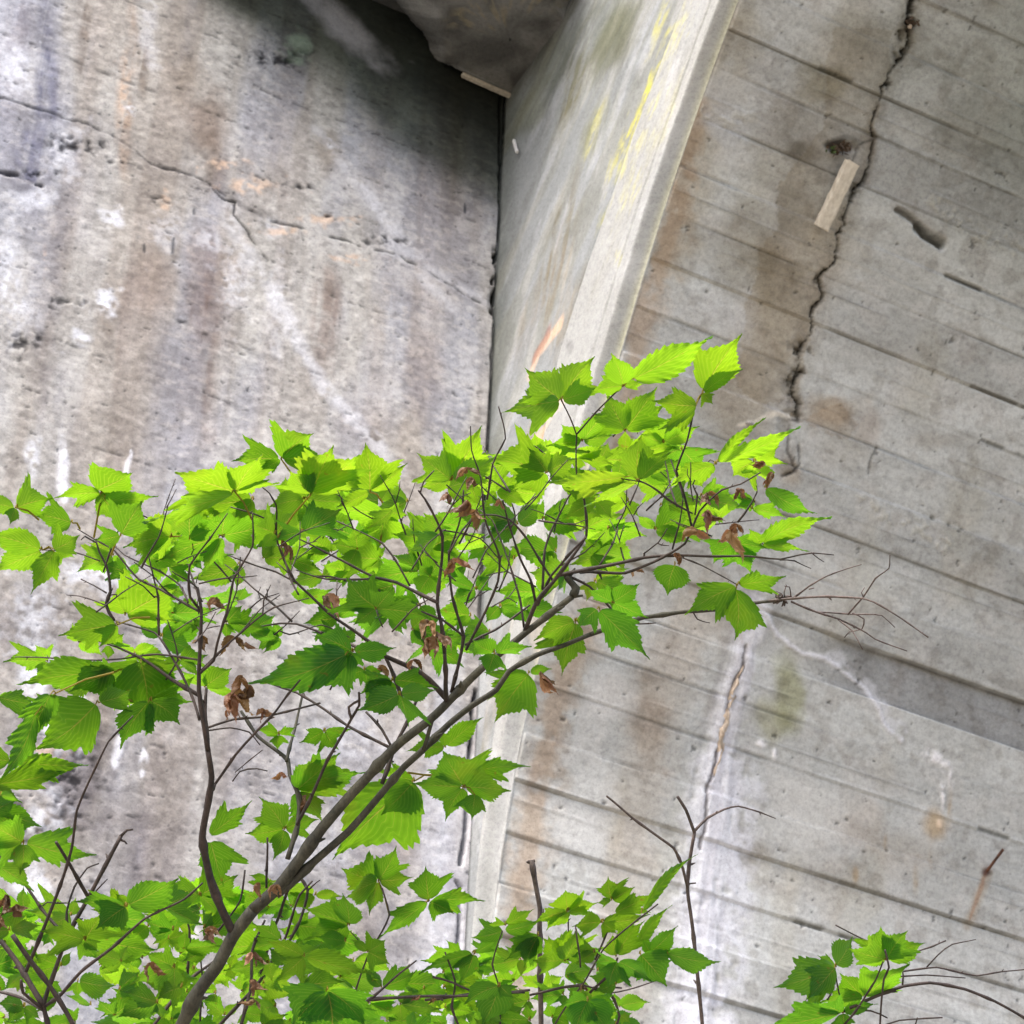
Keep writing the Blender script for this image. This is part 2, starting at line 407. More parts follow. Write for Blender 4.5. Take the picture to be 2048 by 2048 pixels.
# bluish grey left quarter with dark runs
left = sstep(-1.30, -1.75, a)
W.mul(ALL, left * .5, (0.86, 0.88, 1.04))
W.mul(ALL, left * sstep(.46, .60, fbm(a * 12, b * .9, 61, 4)) * .75, (0.42, 0.42, 0.52))
W.mix(ALL, left * sstep(.52, .66, fbm(a * 15, b * 1.6, 66, 5)) * .55, (0.66, 0.68, 0.78))
for x, y, rx, ry, c, s in [
    (90, 150, 26, 190, (.36, .37, .50), .75), (165, 60, 22, 120, (.45, .38, .34), .6), (60, 330, 40, 110, (.42, .43, .58), .7),
    (110, 210, 20, 110, (.45, .46, .62), .6), (40, 60, 30, 80, (.55, .5, .5), .5),
    (250, 240, 20, 130, (1.0, .80, .66), .7), (262, 60, 16, 90, (.9, .72, .6), .5), (285, 130, 14, 70, (.5, .42, .36), .6),
    (410, 250, 50, 90, (.50, .42, .37), .75), (430, 340, 30, 60, (.5, .42, .37), .6), (380, 170, 60, 60, (.72, .66, .6), .5),
    (660, 300, 40, 60, (.62, .56, .5), .6), (560, 140, 60, 60, (.8, .8, .8), .4), (420, 560, 60, 120, (.78, .68, .62), .6),
    (410, 690, 32, 190, (.68, .58, .53), .65), (650, 640, 38, 130, (.62, .53, .50), .6), (665, 590, 28, 70, (.66, .58, .54), .5),
    (300, 560, 60, 90, (.85, .76, .72), .5), (120, 500, 40, 130, (.66, .62, .60), .5), (230, 640, 36, 120, (.7, .64, .6), .5),
    (330, 720, 40, 120, (.8, .76, .74), .5), (780, 640, 60, 160, (.84, .78, .73), .45), (850, 760, 50, 120, (.72, .66, .64), .5),
    (610, 770, 60, 90, (.86, .82, .8), .4), (100, 760, 36, 150, (.62, .60, .64), .55), (160, 900, 40, 110, (.7, .68, .7), .45),
    (60, 1260, 90, 120, (.62, .61, .66), .5), (150, 1560, 70, 170, (.48, .48, .55), .75), (60, 1500, 60, 120, (.55, .53, .58), .6),
    (300, 1500, 90, 180, (.84, .80, .78), .4), (240, 1680, 70, 120, (.68, .66, .69), .55), (330, 1720, 80, 130, (.82, .78, .8), .4),
    (520, 1560, 100, 200, (.86, .82, .82), .4), (780, 1680, 60, 120, (.86, .8, .82), .4), (740, 850, 70, 80, (.9, .84, .8), .4)]:
    W.blob(x, y, rx, ry, c, s, rag=.55, fr=16, seed=int(x + y))
# white blooms and drips
for x, y, rx, ry, s in [(262, 220, 12, 10, .9), (225, 440, 26, 22, .8), (215, 605, 28, 24, 1), (165, 680, 26, 20, .8), (30, 150, 40, 60, .6),
                        (20, 560, 34, 120, .8), (60, 620, 26, 70, .6), (70, 400, 50, 24, .6), (130, 300, 40, 60, .45), (660, 283, 10, 12, .8),
                        (125, 905, 12, 60, .9), (68, 930, 16, 50, .7), (205, 1140, 60, 50, .75), (150, 1150, 34, 24, .6), (70, 1230, 60, 60, .5),
                        (75, 1350, 36, 90, .85), (130, 1480, 60, 40, .6), (95, 1660, 40, 90, .6), (60, 1790, 50, 70, .7), (470, 560, 40, 80, .4),
                        (330, 470, 40, 50, .35), (545, 460, 28, 26, .45), (420, 480, 30, 26, .4), (40, 1330, 16, 60, .7), (560, 620, 30, 90, .5),
                        (860, 1560, 30, 180, .5), (820, 1200, 60, 60, .4), (870, 1850, 30, 140, .45), (620, 1700, 90, 60, .3), (700, 1480, 90, 70, .3)]:
    W.blob(x, y, rx, ry, (0.64, 0.66, 0.73), s * .8, mode='mix', rag=.8, fr=34, seed=int(x * 3 + y), tex=.42)
for pts, w in [([(247, 1412), (240, 1470), (229, 1538)], .011), ([(289, 1495), (283, 1555)], .007), ([(100, 1415), (95, 1480)], .012),
               ([(262, 900), (240, 1010), (236, 1080)], .008), ([(130, 900), (124, 960), (128, 1010)], .012), ([(150, 1335), (170, 1430)], .009)]:
    W.line(pts, w * .8, (0.72, 0.73, 0.80), .75, mode='mix', wob=.012, depth=-.001, soft=2.4, taper=True, brk=.36)
# pale seepage veins fanning down to the right
for pts in [[(440, 400), (470, 470), (530, 560), (580, 660), (640, 760), (740, 880), (800, 940)], [(640, 260), (700, 340), (760, 430), (860, 540), (970, 600)],
            [(560, 600), (600, 700), (660, 790), (760, 890)], [(735, 375), (790, 490), (900, 620)], [(300, 0), (290, 80), (310, 130)]]:
    W.line(pts, .012, (0.54, 0.55, 0.60), .42, mode='mix', wob=.03, soft=3, brk=.36, seed=81)
# peach patches
for x, y, rx, ry in [(500, 370, 60, 16), (700, 515, 40, 10), (560, 465, 40, 9), (640, 440, 60, 10), (240, 170, 14, 60), (90, 520, 5, 46), (450, 330, 40, 12), (330, 400, 10, 20), (100, 1510, 40, 24)]:
    W.blob(x, y, rx, ry, (0.60, 0.44, 0.33), .5, mode='mix', rag=.9, fr=40, seed=int(x), lean=0, tex=.45)
# formwork lines: faint horizontal rows of pitting
for k, z in enumerate(np.arange(3.95, 7.6, 0.155)):
    zz = z + 0.02 * math.sin(k * 2.3)
    d = np.abs(b - zz - (fbm(a * 6, b * 0, 70 + k, 2) - .5) * .02)
    brk = sstep(.50, .60, fbm(a * 7, b * 0 + k, 88, 3))
    pit = sstep(.52, .60, fbm(a * 60, b * 80, 95, 2))
    m = (1 - sstep(.001, .007, d)) * brk * pit
    W.mul(ALL, m * .6, (.3, .3, .32)); W.h -= .002 * m
    m2 = (1 - sstep(.002, .03, d)) * brk * .25; W.mul(ALL, m2, (.72, .71, .70))
    W.h += (.002 * (vnoise(np.array([k * 7.7]), np.array([.3]), 99)[0] - .5)) * ((b > z) & (b < z + .155))
pits = sstep(.815, .85, fbm(a * 44, b * 95, 105, 3)); W.mul(ALL, pits * .7, (.32, .32, .33)); W.h -= .003 * pits
for x, y, rx, ry, t in [(130, 290, 50, 18, .5), (190, 295, 30, 14, .5), (40, 680, 60, 22, .5), (130, 610, 50, 14, .52), (655, 433, 12, 5, .3), (230, 320, 26, 12, .5), (600, 375, 30, 10, .5), (360, 645, 14, 6, .35),
                        (770, 480, 60, 10, .52), (150, 1560, 70, 90, .54), (60, 1640, 60, 60, .55), (90, 345, 50, 10, .5), (545, 120, 60, 14, .5), (610, 105, 30, 10, .5), (560, 110, 70, 22, .56), (330, 400, 60, 10, .56)]:
    W.blob(x, y, rx, ry, (.16, .16, .17), .8, rag=.8, fr=60, seed=int(x * y) % 1000, tex=t, hgt=-.004)
# long crack
ck = [(-40, 185), (0, 196), (60, 214), (120, 232), (180, 252), (225, 272), (270, 300), (310, 325), (370, 345), (420, 372), (470, 405), (530, 440)]
W.line(ck, .0026, (.30, .30, .31), .8, depth=.0025, wob=.028, brk=.40); W.line(ck, .006, (.4, .4, .42), .6, depth=.002, wob=.03, brk=.52, seed=9)
W.line([(420, 372), (445, 400), (470, 405), (468, 430), (505, 480), (535, 525)], .003, (.15, .15, .15), .8, depth=.006, wob=.014, brk=.4)
W.line([(530, 440), (640, 470), (720, 490), (800, 510), (900, 570), (990, 620)], .0035, (.2, .2, .2), .8, depth=.004, wob=.02, brk=.5)
W.line(ck, .03, (.8, .8, .82), .45, wob=.02, soft=2.2)
W.line([(0, 345), (40, 352), (78, 368)], .006, (.15, .15, .18), .9, depth=.006, wob=.02, brk=.45)
W.line([(730, 790), (900, 830), (985, 850)], .0025, (.5, .5, .5), .5, wob=.01, brk=.5)
for p in [[(287, 488), (286, 508)], [(346, 475), (344, 512)], [(388, 418), (387, 430)], [(930, 405), (930, 428)]]:
    W.line(p, .004, (.2, .22, .26), .9, wob=.004, taper=True)
# greenish black algae at the top, with the deck's shade painted into the colour
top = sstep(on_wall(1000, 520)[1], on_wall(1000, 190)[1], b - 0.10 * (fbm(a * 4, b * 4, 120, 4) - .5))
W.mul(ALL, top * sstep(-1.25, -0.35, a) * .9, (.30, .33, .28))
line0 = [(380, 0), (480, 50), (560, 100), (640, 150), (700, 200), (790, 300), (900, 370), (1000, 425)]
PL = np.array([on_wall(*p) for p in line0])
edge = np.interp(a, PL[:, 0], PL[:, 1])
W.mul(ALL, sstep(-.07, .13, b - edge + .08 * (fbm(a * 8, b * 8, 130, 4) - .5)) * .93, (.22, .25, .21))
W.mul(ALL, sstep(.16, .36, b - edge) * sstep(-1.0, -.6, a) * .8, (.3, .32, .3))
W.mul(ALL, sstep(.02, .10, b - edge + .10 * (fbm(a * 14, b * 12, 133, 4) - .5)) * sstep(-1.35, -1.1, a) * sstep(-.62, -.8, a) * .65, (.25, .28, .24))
W.blob(700, 60, 50, 70, (0.20, 0.20, 0.21), .7, mode='mix', rag=.7, fr=12, seed=3, lean=-60)
W.blob(600, 85, 26, 30, (.13, .17, .13), .6, mode='mix', rag=.9, fr=30, seed=4)
# rough filled joint beside the corner: recessed strip, broken holes
js = on_wall(985, 700)[0]
m = sstep(js - .004, js + .004, a) * sstep(on_wall(985, 1250)[1] - .1, on_wall(985, 1200)[1], b)
W.h -= m * (.010 + .010 * fbm(a * 30, b * 30, 140, 3)); W.mul(ALL, m * .55, (.62, .64, .55))
hol = m * sstep(.50, .56, fbm(a * 40, b * 26, 145, 3)) * sstep(on_wall(990, 640)[1], on_wall(990, 600)[1], b) * (1 - sstep(on_wall(990, 480)[1] - .05, on_wall(990, 400)[1], b) * .75)
W.h -= hol * .03; W.mul(ALL, hol, (.06, .06, .05))
for x, y, rx, ry in [(993, 515, 8, 16), (988, 560, 6, 14), (986, 600, 8, 22), (1000, 590, 5, 10), (990, 625, 8, 8)]:
    W.blob(x, y, rx, ry, (.05, .05, .05), 1, rag=.9, fr=50, seed=int(y), hard=1, hgt=-.02)
W.line([(1002, 190), (1000, 420), (996, 560), (985, 700), (975, 1000)], .0035, (.05, .05, .05), .9, wob=.006, depth=.01)
W.line([(995, 700), (985, 800), (975, 900)], .006, (.4, .42, .5), .7, wob=.012, brk=.45)
W.line([(950, 1380), (945, 1440), (940, 1500), (932, 1560), (932, 1640), (927, 1700), (920, 1730)], .0045, (.05, .05, .05), 1, wob=.010, depth=.02)
W.line([(912, 1762), (921, 1775), (920, 1840), (917, 1900), (915, 2000), (912, 2060)], .004, (.06, .06, .06), 1, wob=.008, depth=.015)
W.line([(890, 1755), (920, 1775)], .02, (.6, .55, .62), .7, wob=.02)
W.line([(930, 1560), (905, 1760), (905, 2048)], .06, (0.62, 0.63, 0.70), .35, mode='mix', wob=.04, soft=2.0)
W.h += .0035 * (fbm(a * 50, b * 50, 150, 3) - .5) + .012 * (fbm(a * 3, b * 3, 155, 2) - .5)
left_wall = empty('concrete_wall', tuple(PT(-2.0, 0.0, 1.0)))
tag(left_wall, 'rough grey concrete wall with dark water streaks and a long crack, left of the corner', 'wall')
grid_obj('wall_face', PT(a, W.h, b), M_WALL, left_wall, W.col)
def box_verts(s0, s1, w0, w1, z0, z1):
    return [tuple(PT(s, w, z)) for z in (z0, z1) for w in (w0, w1) for s in (s0, s1)], \
        [(0, 2, 3, 1), (4, 5, 7, 6), (0, 1, 5, 4), (2, 6, 7, 3), (0, 4, 6, 2), (1, 3, 7, 5)]
v, f = box_verts(-4.5, -0.002, -0.9, -0.045, 1.0, 7.6)
mesh_obj('wall_core', v, f, M_DECK, left_wall, smooth=False)

# ================================================================== arch rib: side face, curved underside
rib = empty('bridge_arch', tuple(PT(0.3, 0.2, 1.0)))
tag(rib, 'curving concrete bridge arch with pale moulded edge and board marked underside', 'bridge')
zB = np.concatenate([seg(1.0, 4.1, .2)[:-1], seg(4.1, 7.7, 0.0055)])
tB = np.linspace(0, 1, 300)
a, b = np.meshgrid(tB, zB); wz = w_of_z(b)
class FacePaint(Paint):
    pass
F = Paint(tB, zB, lambda x, y: ((lambda q: (q[0] / float(w_of_z(q[1])), q[1]))(on_face(x, y))), (0.265, 0.280, 0.288))
ww = a * wz; d_edge = wz * (1 - a)
# grain runs with the curve of the edge
F.mul(ALL, sstep(.40, .66, fbm(d_edge * 13 + b * 4, b * 4, 201, 5)) * .30, (.74, .73, .72))
F.mix(ALL, sstep(.48, .70, fbm(d_edge * 15 - b * 6, b * 7, 205, 5)) * .28, (0.56, 0.57, 0.60))
F.mul(ALL, sstep(.46, .64, fbm(d_edge * 7 + b * 2.5, b * 2.4, 211, 4)) * .45, (.84, .80, .66))
F.mul(ALL, sstep(.55, .70, fbm(ww * 12, b * 9, 215, 4)) * .4, (.66, .66, .62))
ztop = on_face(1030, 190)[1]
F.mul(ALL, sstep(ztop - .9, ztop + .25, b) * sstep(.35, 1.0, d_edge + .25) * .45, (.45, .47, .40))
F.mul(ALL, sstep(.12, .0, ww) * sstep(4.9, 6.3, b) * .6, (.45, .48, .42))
for x, y, rx, ry, c, s in [(1230, 60, 50, 100, (.5, .5, .3), .6), (1150, 170, 34, 110, (.55, .5, .30), .65), (1110, 130, 40, 90, (.55, .56, .42), .5),
                           (1120, 470, 26, 160, (.72, .62, .42), .6), (1110, 560, 22, 120, (.85, .66, .42), .5), (1060, 640, 20, 90, (.92, .76, .6), .4),
                           (1190, 260, 30, 80, (.75, .72, .42), .6), (1060, 220, 40, 60, (.62, .62, .42), .5)]:
    F.blob(x, y, rx, ry, c, s, rag=.5, fr=18, seed=int(x + y), lean=ry * .3)
# yellow algae along the moulding
for x, y, rx, ry, s in [(1325, 130, 16, 60, .75), (1290, 200, 14, 60, .9), (1265, 270, 12, 60, .9), (1245, 340, 14, 50, .8), (1280, 370, 14, 40, .8), (1240, 300, 10, 60, .6),
                        (1360, 60, 20, 50, .5), (1320, 40, 14, 60, .5), (1225, 400, 9, 30, .5), (1190, 250, 10, 60, .4), (1335, 250, 16, 90, .35), (1300, 260, 12, 130, .7), (1255, 400, 8, 60, .6), (1210, 430, 6, 30, .5), (1245, 520, 8, 20, .4)]:
    F.blob(x, y, rx, ry, (0.50, 0.47, 0.10), s * .9, mode='mix', rag=1.0, fr=40, seed=int(x * y) % 991, lean=ry * .36, tex=.47)
# buff and pink seepage near the bottom
for pts, w, c in [([(1120, 650), (1080, 700), (1063, 745)], .014, (.70, .50, .36)), ([(1150, 780), (1090, 860), (1060, 900)], .016, (.75, .55, .38)), ([(1095, 670), (1072, 710)], .006, (.28, .12, .08)),
                  ([(1080, 1150), (1040, 1400), (1020, 1500), (990, 1800)], .02, (.66, .58, .48))]:
    F.line([p for p in pts], .02, c, .6, mode='mix', wob=.02)
for x, y, rx, ry in [(1130, 640, 26, 120), (1080, 850, 24, 140), (1040, 1080, 20, 160), (1000, 1350, 14, 200)]:
    F.blob(x, y, rx, ry, (.98, .84, .66), .6, rag=.8, fr=14, seed=int(x), lean=ry * .3)
F.blob(1148, 695, 10, 20, (.45, .46, .50), .85, rag=.6, fr=20, seed=9)
# moulding: recessed groove, raised band, chamfered edge
band = np.minimum(0.37, wz * .50)
groove = np.exp(-((d_edge - band) / .015) ** 2)
g2 = np.exp(-((d_edge - np.minimum(.09, band * .3)) / .006) ** 2)
relief = .012 * sstep(band + .004, band - .004, d_edge) - .010 * groove - .004 * g2
F.mul(ALL, groove * .9 * sstep(.15, .5, wz), (.36, .39, .34)); F.mul(ALL, g2 * .4, (.5, .5, .46))
F.mix(ALL, sstep(band, band - .01, d_edge) * .35, (.52, .51, .48))
F.mix(ALL, sstep(.014, .004, d_edge) * .35 * sstep(5.0, 5.6, b), (.62, .60, .34))
chamfer = -.030 * sstep(.028, .0, d_edge)
relief = relief + .004 * (fbm(ww * 12, b * 12, 231, 4) - .5)
ck_ = sstep(.028, .0, d_edge); relief = relief * (1 - ck_)
relief = relief * sstep(.0, .03, ww) - .031 * ck_ - .0 * chamfer
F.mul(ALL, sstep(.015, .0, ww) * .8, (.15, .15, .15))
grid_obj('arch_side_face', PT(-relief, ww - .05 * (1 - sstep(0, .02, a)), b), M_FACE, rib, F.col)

# underside
S0, S1 = 0.0, 3.9
aA = np.concatenate([seg(0.0, 3.0, .2)[:-1], seg(3.0, float(PA[-1]) - 1.3, 0.0045)[:-1], seg(float(PA[-1]) - 1.3, float(PA[-1]), .05)])
sB = np.concatenate([seg(S0, 3.1, 0.0045)[:-1], seg(3.1, S1 + 1.5, .1)])
S = Paint(sB, aA, on_soffit, (0.545, 0.558, 0.556))
a, b = S.a, S.b
lines_px = [[(1825,109),(2048,217)],[(1477,152),(1633,217),(1749,268),(2048,409)],[(1426,56),(1524,94),(1658,143),(1763,188),(2048,308)],
 [(1350,337),(1549,409),(1694,467),(1894,551),(2048,616)],[(1386,449),(1633,543)],[(1350,533),(1506,598),(1676,663)],
 [(1636,650),(1767,697),(1944,775),(2048,818)],[(1647,759),(1785,809),(1973,885),(2048,918)],[(1600,835),(1749,896),(1893,951),(2048,1012)],
 [(1658,958),(1865,1041),(2002,1092)],[(1633,1052),(1774,1107),(1857,1139),(2038,1204)],[(1567,1132),(1712,1186),(2048,1310)],
 [(1660,1370),(1799,1412),(1884,1443),(2048,1501)],[(1144,1290),(1268,1335),(1451,1395),(1536,1420),(1737,1490),(1884,1540)],
 [(1667,1559),(1733,1586),(1900,1641),(2048,1691)],[(1350,1563),(1524,1617),(1768,1695),(2048,1791)],[(1621,1749),(1737,1780),(1869,1824),(2048,1880)],[(1427,1795),(1578,1836),(1714,1880)],[(1454,1900),(1598,1946)],[(1400,1985),(1467,2008)]]
lv = sorted(np.mean([on_soffit(*p)[1] for p in L]) for L in lines_px)
lv2 = [lv[0]]
for x in lv[1:]:
    if x - lv2[-1] > .045: lv2.append(x)
out = []
for i in range(len(lv2) - 1):
    out.append(lv2[i]); gap = lv2[i + 1] - lv2[i]
    if gap > .23: out.append(lv2[i] + gap / 2)
out.append(lv2[-1])
lo = list(np.arange(out[0] - .14, 0, -.14))[::-1]; hi = list(np.arange(out[-1] + .14, PA[-1], .14))
BL = np.array(lo + out + hi)
print('board lines', len(out), [round(float(x), 3) for x in out])
bw = b + .004 * (fbm(a * 3, b * 2, 240, 2) - .5)
bi = np.searchsorted(BL, bw)
rs = np.random.RandomState(5)
tone = rs.uniform(.86, 1.06, len(BL) + 2); off = rs.uniform(-.0035, .0035, len(BL) + 2); tilt = rs.uniform(-.004, .004, len(BL) + 2)
cut = rs.uniform(.6, 2.6, len(BL) + 2); tone2 = rs.uniform(-.07, .07, len(BL) + 2)
d_lo = np.abs(bw - BL[np.clip(bi - 1, 0, len(BL) - 1)]); d_hi = np.abs(bw - BL[np.clip(bi, 0, len(BL) - 1)])
dl = np.minimum(d_lo, d_hi); near = np.where(d_lo < d_hi, bi - 1, bi)
S.col *= (tone[bi] + np.where(a > cut[bi], tone2[bi], 0))[..., None]
S.h += off[bi] + tilt[bi] * (d_lo / (d_lo + d_hi + 1e-6))
joint = (a > cut[bi] - .001) & (a < cut[bi] + .003); S.mul(ALL, joint * .12, (.5, .5, .5))
# wood grain along the boards, mottling, blotches
S.mul(ALL, sstep(.45, .62, fbm(a * 3.5, b * 70, 251, 4)) * .22, (.74, .74, .74))
S.mul(ALL, sstep(.42, .64, fbm(a * 7, b * 9, 255, 5)) * .36, (.70, .68, .65))
S.mix(ALL, sstep(.52, .66, fbm(a * 14, b * 17, 261, 5)) * .38, (.52, .51, .50))
S.mul(ALL, sstep(.58, .72, fbm(a * 22, b * 22, 271, 4)) * .40, (.60, .56, .52))
S.mul(ALL, sstep(.60, .75, fbm(a * 6, b * 3, 275, 3)) * .3, (.86, .80, .66))
# board joints: broken dark lines and fins
jb = sstep(.38, .58, fbm(a * 3 + near * 9.1, a * 0 + near * 3.3, 281, 3)); jw = .0022 + .0030 * fbm(a * 12, b * 3, 285, 2)
m = (1 - sstep(jw * .4, jw * 1.3, dl)) * (.12 + .42 * jb)
S.mul(ALL, m, (.22, .22, .20)); S.h -= m * .006
S.mul(ALL, (1 - sstep(.002, .034, d_hi)) * jb * .40, (.66, .66, .66)); S.mul(ALL, sstep(.52, .66, fbm(a * 40, b * 90, 258, 4)) * .35, (.66, .65, .64))
# extra irregular ridges and grain lines inside the boards
fr_ = rs.uniform(.25, .75, len(BL) + 2); fpos = d_lo / (d_lo + d_hi + 1e-6)
dm = np.abs(fpos - fr_[bi] - .05 * (fbm(a * 2, bi * 3.7, 288, 2) - .5)) * (d_lo + d_hi)
gm = (1 - sstep(.0008, .0035, dm)) * sstep(.50, .60, fbm(a * 2.2, bi * 5.3, 289, 3))
S.mul(ALL, gm * .32, (.4, .4, .4)); S.h += .0018 * gm
S.mul(ALL, (1 - sstep(.0, .020, dm)) * (fpos > fr_[bi]) * sstep(.50, .60, fbm(a * 2.2, bi * 5.3, 289, 3)) * .22, (.7, .7, .7))
lip = sstep(.55, .65, fbm(a * 1.6, near * 4.1, 291, 3)); S.h += .003 * (1 - sstep(.002, .010, d_lo)) * lip
# dark band boards
for x, y, c in [(1900, 1010 - 120, .0), (1850, 1400, .9), (1700, 330, .55), (1900, 400, .0)]:
    if c: 
        k = np.searchsorted(BL, on_soffit(x, y)[1]); S.h -= (bi == k) * (.010 if c > .8 else 0) * sstep(on_soffit(x - 270, y - 90)[0], on_soffit(x - 120, y - 40)[0], a); S.mul(ALL, (bi == k) * c * sstep(on_soffit(x - 270, y - 90)[0], on_soffit(x - 120, y - 40)[0], a), (.60, .60, .62))
# orange brown run parallel to the edge
px_run = [(1400, 210), (1350, 420), (1320, 520), (1275, 700), (1250, 820), (1230, 1000), (1215, 1180), (1150, 1290), (1110, 1400), (1075, 1600), (1050, 1760), (1030, 2040)]
S.line(px_run, .040, (.88, .72, .58), .60, wob=.07, soft=2.2, seed=8, brk=.36); S.line(px_run, .020, (.88, .72, .58), .45, wob=.03, soft=2.0)
S.line([(1400, 1240), (1330, 1340), (1290, 1500), (1260, 1700), (1240, 2000)], .05, (.86, .74, .62), .5, wob=.05, soft=2.2)
S.line([(1470, 60), (1400, 300), (1350, 500)], .05, (.82, .72, .56), .5, wob=.05, soft=2.2)
S.line([(1700, 60), (1640, 200), (1600, 260), (1480, 520), (1560, 600), (1460, 820)], .07, (.78, .72, .62), .55, wob=.06, soft=1.8)
S.line([(1660, 480), (1600, 560), (1520, 700), (1480, 800)], .09, (.84, .76, .66), .55, wob=.06, soft=1.7)
for x, y, rx, ry, c, s, mo in [(1450, 250, 50, 60, (.50, .51, .53), .6, 'mix'), (1440, 180, 70, 40, (.52, .53, .54), .5, 'mix'), (1560, 430, 50, 60, (.56, .56, .56), .35, 'mix'), (1480, 640, 60, 60, (.56, .56, .57), .5, 'mix'),
        (1520, 440, 90, 60, (.62, .60, .55), .45, 'mul'), (1590, 420, 70, 90, (.64, .62, .58), .5, 'mul'), (1540, 520, 60, 60, (.66, .6, .5), .5, 'mul'), (1600, 300, 46, 30, (.55, .52, .46), .6, 'mul'),
        (1650, 170, 50, 40, (.66, .62, .48), .5, 'mul'), (1800, 100, 140, 90, (.62, .62, .58), .5, 'mul'), (1950, 250, 120, 90, (.66, .66, .62), .45, 'mul'),
        (1660, 820, 60, 40, (.82, .68, .54), .7, 'mul'), (1700, 900, 60, 50, (.85, .78, .7), .3, 'mul'), (1740, 860, 30, 40, (.82, .72, .66), .5, 'mul'), (1860, 880, 60, 20, (.8, .74, .68), .4, 'mul'),
        (1930, 880, 60, 26, (.6, .58, .55), .4, 'mul'), (1480, 1250, 60, 30, (.6, .56, .54), .5, 'mul'), (1880, 1300, 40, 20, (.66, .66, .66), .5, 'mul'), (1750, 700, 90, 30, (.78, .76, .74), .4, 'mul'),
        (1580, 1390, 40, 90, (.66, .66, .40), .6, 'mul'), (1540, 1440, 30, 60, (.76, .74, .5), .5, 'mul'), (1570, 1330, 30, 30, (.7, .7, .5), .4, 'mul'), (1500, 1700, 60, 50, (.66, .60, .54), .5, 'mul'),
        (1720, 1650, 60, 60, (.80, .70, .62), .5, 'mul'), (1800, 1700, 90, 40, (.86, .78, .7), .4, 'mul'), (1640, 1760, 120, 90, (.84, .78, .72), .4, 'mul'), (1620, 1620, 120, 90, (.60, .59, .57), .4, 'mix'),
        (1480, 1700, 24, 60, (.62, .57, .50), .45, 'mul'), (1300, 1450, 40, 90, (.8, .68, .58), .4, 'mul'), (1210, 1400, 60, 60, (.62, .61, .60), .5, 'mix'), (1150, 1650, 50, 60, (.66, .66, .65), .5, 'mix'), (1190, 1600, 60, 80, (.64, .64, .63), .4, 'mix'),
        (1700, 1290, 120, 24, (.66, .66, .68), .4, 'mul'), (1580, 940, 30, 40, (.8, .68, .56), .6, 'mul'), (1640, 1180, 90, 60, (.60, .59, .57), .35, 'mix'), (1860, 1640, 60, 60, (.58, .58, .57), .4, 'mix')]:
    S.blob(x, y, rx, ry, c, s, mode=mo, rag=.7, fr=14, seed=int(x + 2 * y))
# lime crust running down the lower crack
limepx = [(1515, 1215), (1490, 1290), (1465, 1400), (1440, 1500), (1425, 1620), (1415, 1760), (1400, 1900), (1385, 2060)]
S.line(limepx, .034, (.74, .74, .80), .72, mode='mix', wob=.03, soft=1.6, depth=-.004)
S.line([(1440, 1560), (1430, 1700), (1400, 1900), (1390, 2080)], .085, (.72, .73, .80), .68, mode='mix', wob=.08, soft=1.4, depth=-.003, brk=.28)
S.line([(1480, 1600), (1475, 1740), (1450, 1900), (1430, 2060)], .045, (.72, .73, .80), .55, mode='mix', wob=.07, soft=1.8, brk=.42)
sl, D, T = S.dist(limepx, .2, .02)
S.mul(sl, (1 - sstep(.03, .10, D)) * sstep(.52, .60, fbm(a[sl] * 60, b[sl] * 5, 301, 3)) * .35, (.58, .56, .60))
S.h[sl] += (1 - sstep(.03, .10, D)) * .004 * (fbm(a[sl] * 70, b[sl] * 8, 305, 3) - .5)
S.line([(1490, 1290), (1478, 1340), (1455, 1400), (1450, 1450), (1430, 1510), (1415, 1580), (1400, 1700)], .004, (.25, .22, .2), .85, depth=.006, wob=.016)
S.line([(1520, 1215), (1560, 1270), (1600, 1300), (1650, 1318), (1700, 1350), (1740, 1390), (1770, 1450), (1800, 1480)], .006, (.72, .72, .78), .7, mode='mix', wob=.02, depth=-.003, brk=.3)
S.line([(1660, 1318), (1720, 1350), (1760, 1400), (1790, 1450)], .020, (.66, .67, .73), .5, mode='mix', wob=.05, brk=.38)
for x, y, rx, ry in [(1868, 1515, 22, 14), (1885, 1530, 14, 10), (1900, 1560, 8, 30), (1885, 1570, 6, 36), (1878, 1650, 10, 20), (1520, 1490, 12, 12), (1548, 1508, 6, 14), (1885, 1600, 5, 30)]:
    S.blob(x, y, rx, ry, (.80, .79, .82), .9, mode='mix', rag=.7, fr=50, seed=int(x), tex=.4, hgt=.003)
for x, y, rx, ry, s in [(1870, 1650, 26, 40, .6), (1900, 1620, 8, 60, .5), (1772, 1690, 5, 20, .6), (1830, 1760, 8, 36, .6), (1710, 1750, 8, 20, .5), (1860, 1720, 6, 30, .4)]:
    S.blob(x, y, rx, ry, (.80, .58, .34), s, rag=.5, fr=18, seed=int(x + y))
S.line([(1972, 1740), (1955, 1790), (1938, 1842)], .006, (.34, .20, .12), .55, mode='mix', wob=.008, taper=True, brk=.3); S.line([(1975, 1742), (1950, 1810), (1935, 1850)], .014, (.85, .68, .5), .5, wob=.01)
S.blob(1972, 1745, 12, 12, (.3, .2, .2), .8, rag=.4, seed=2)
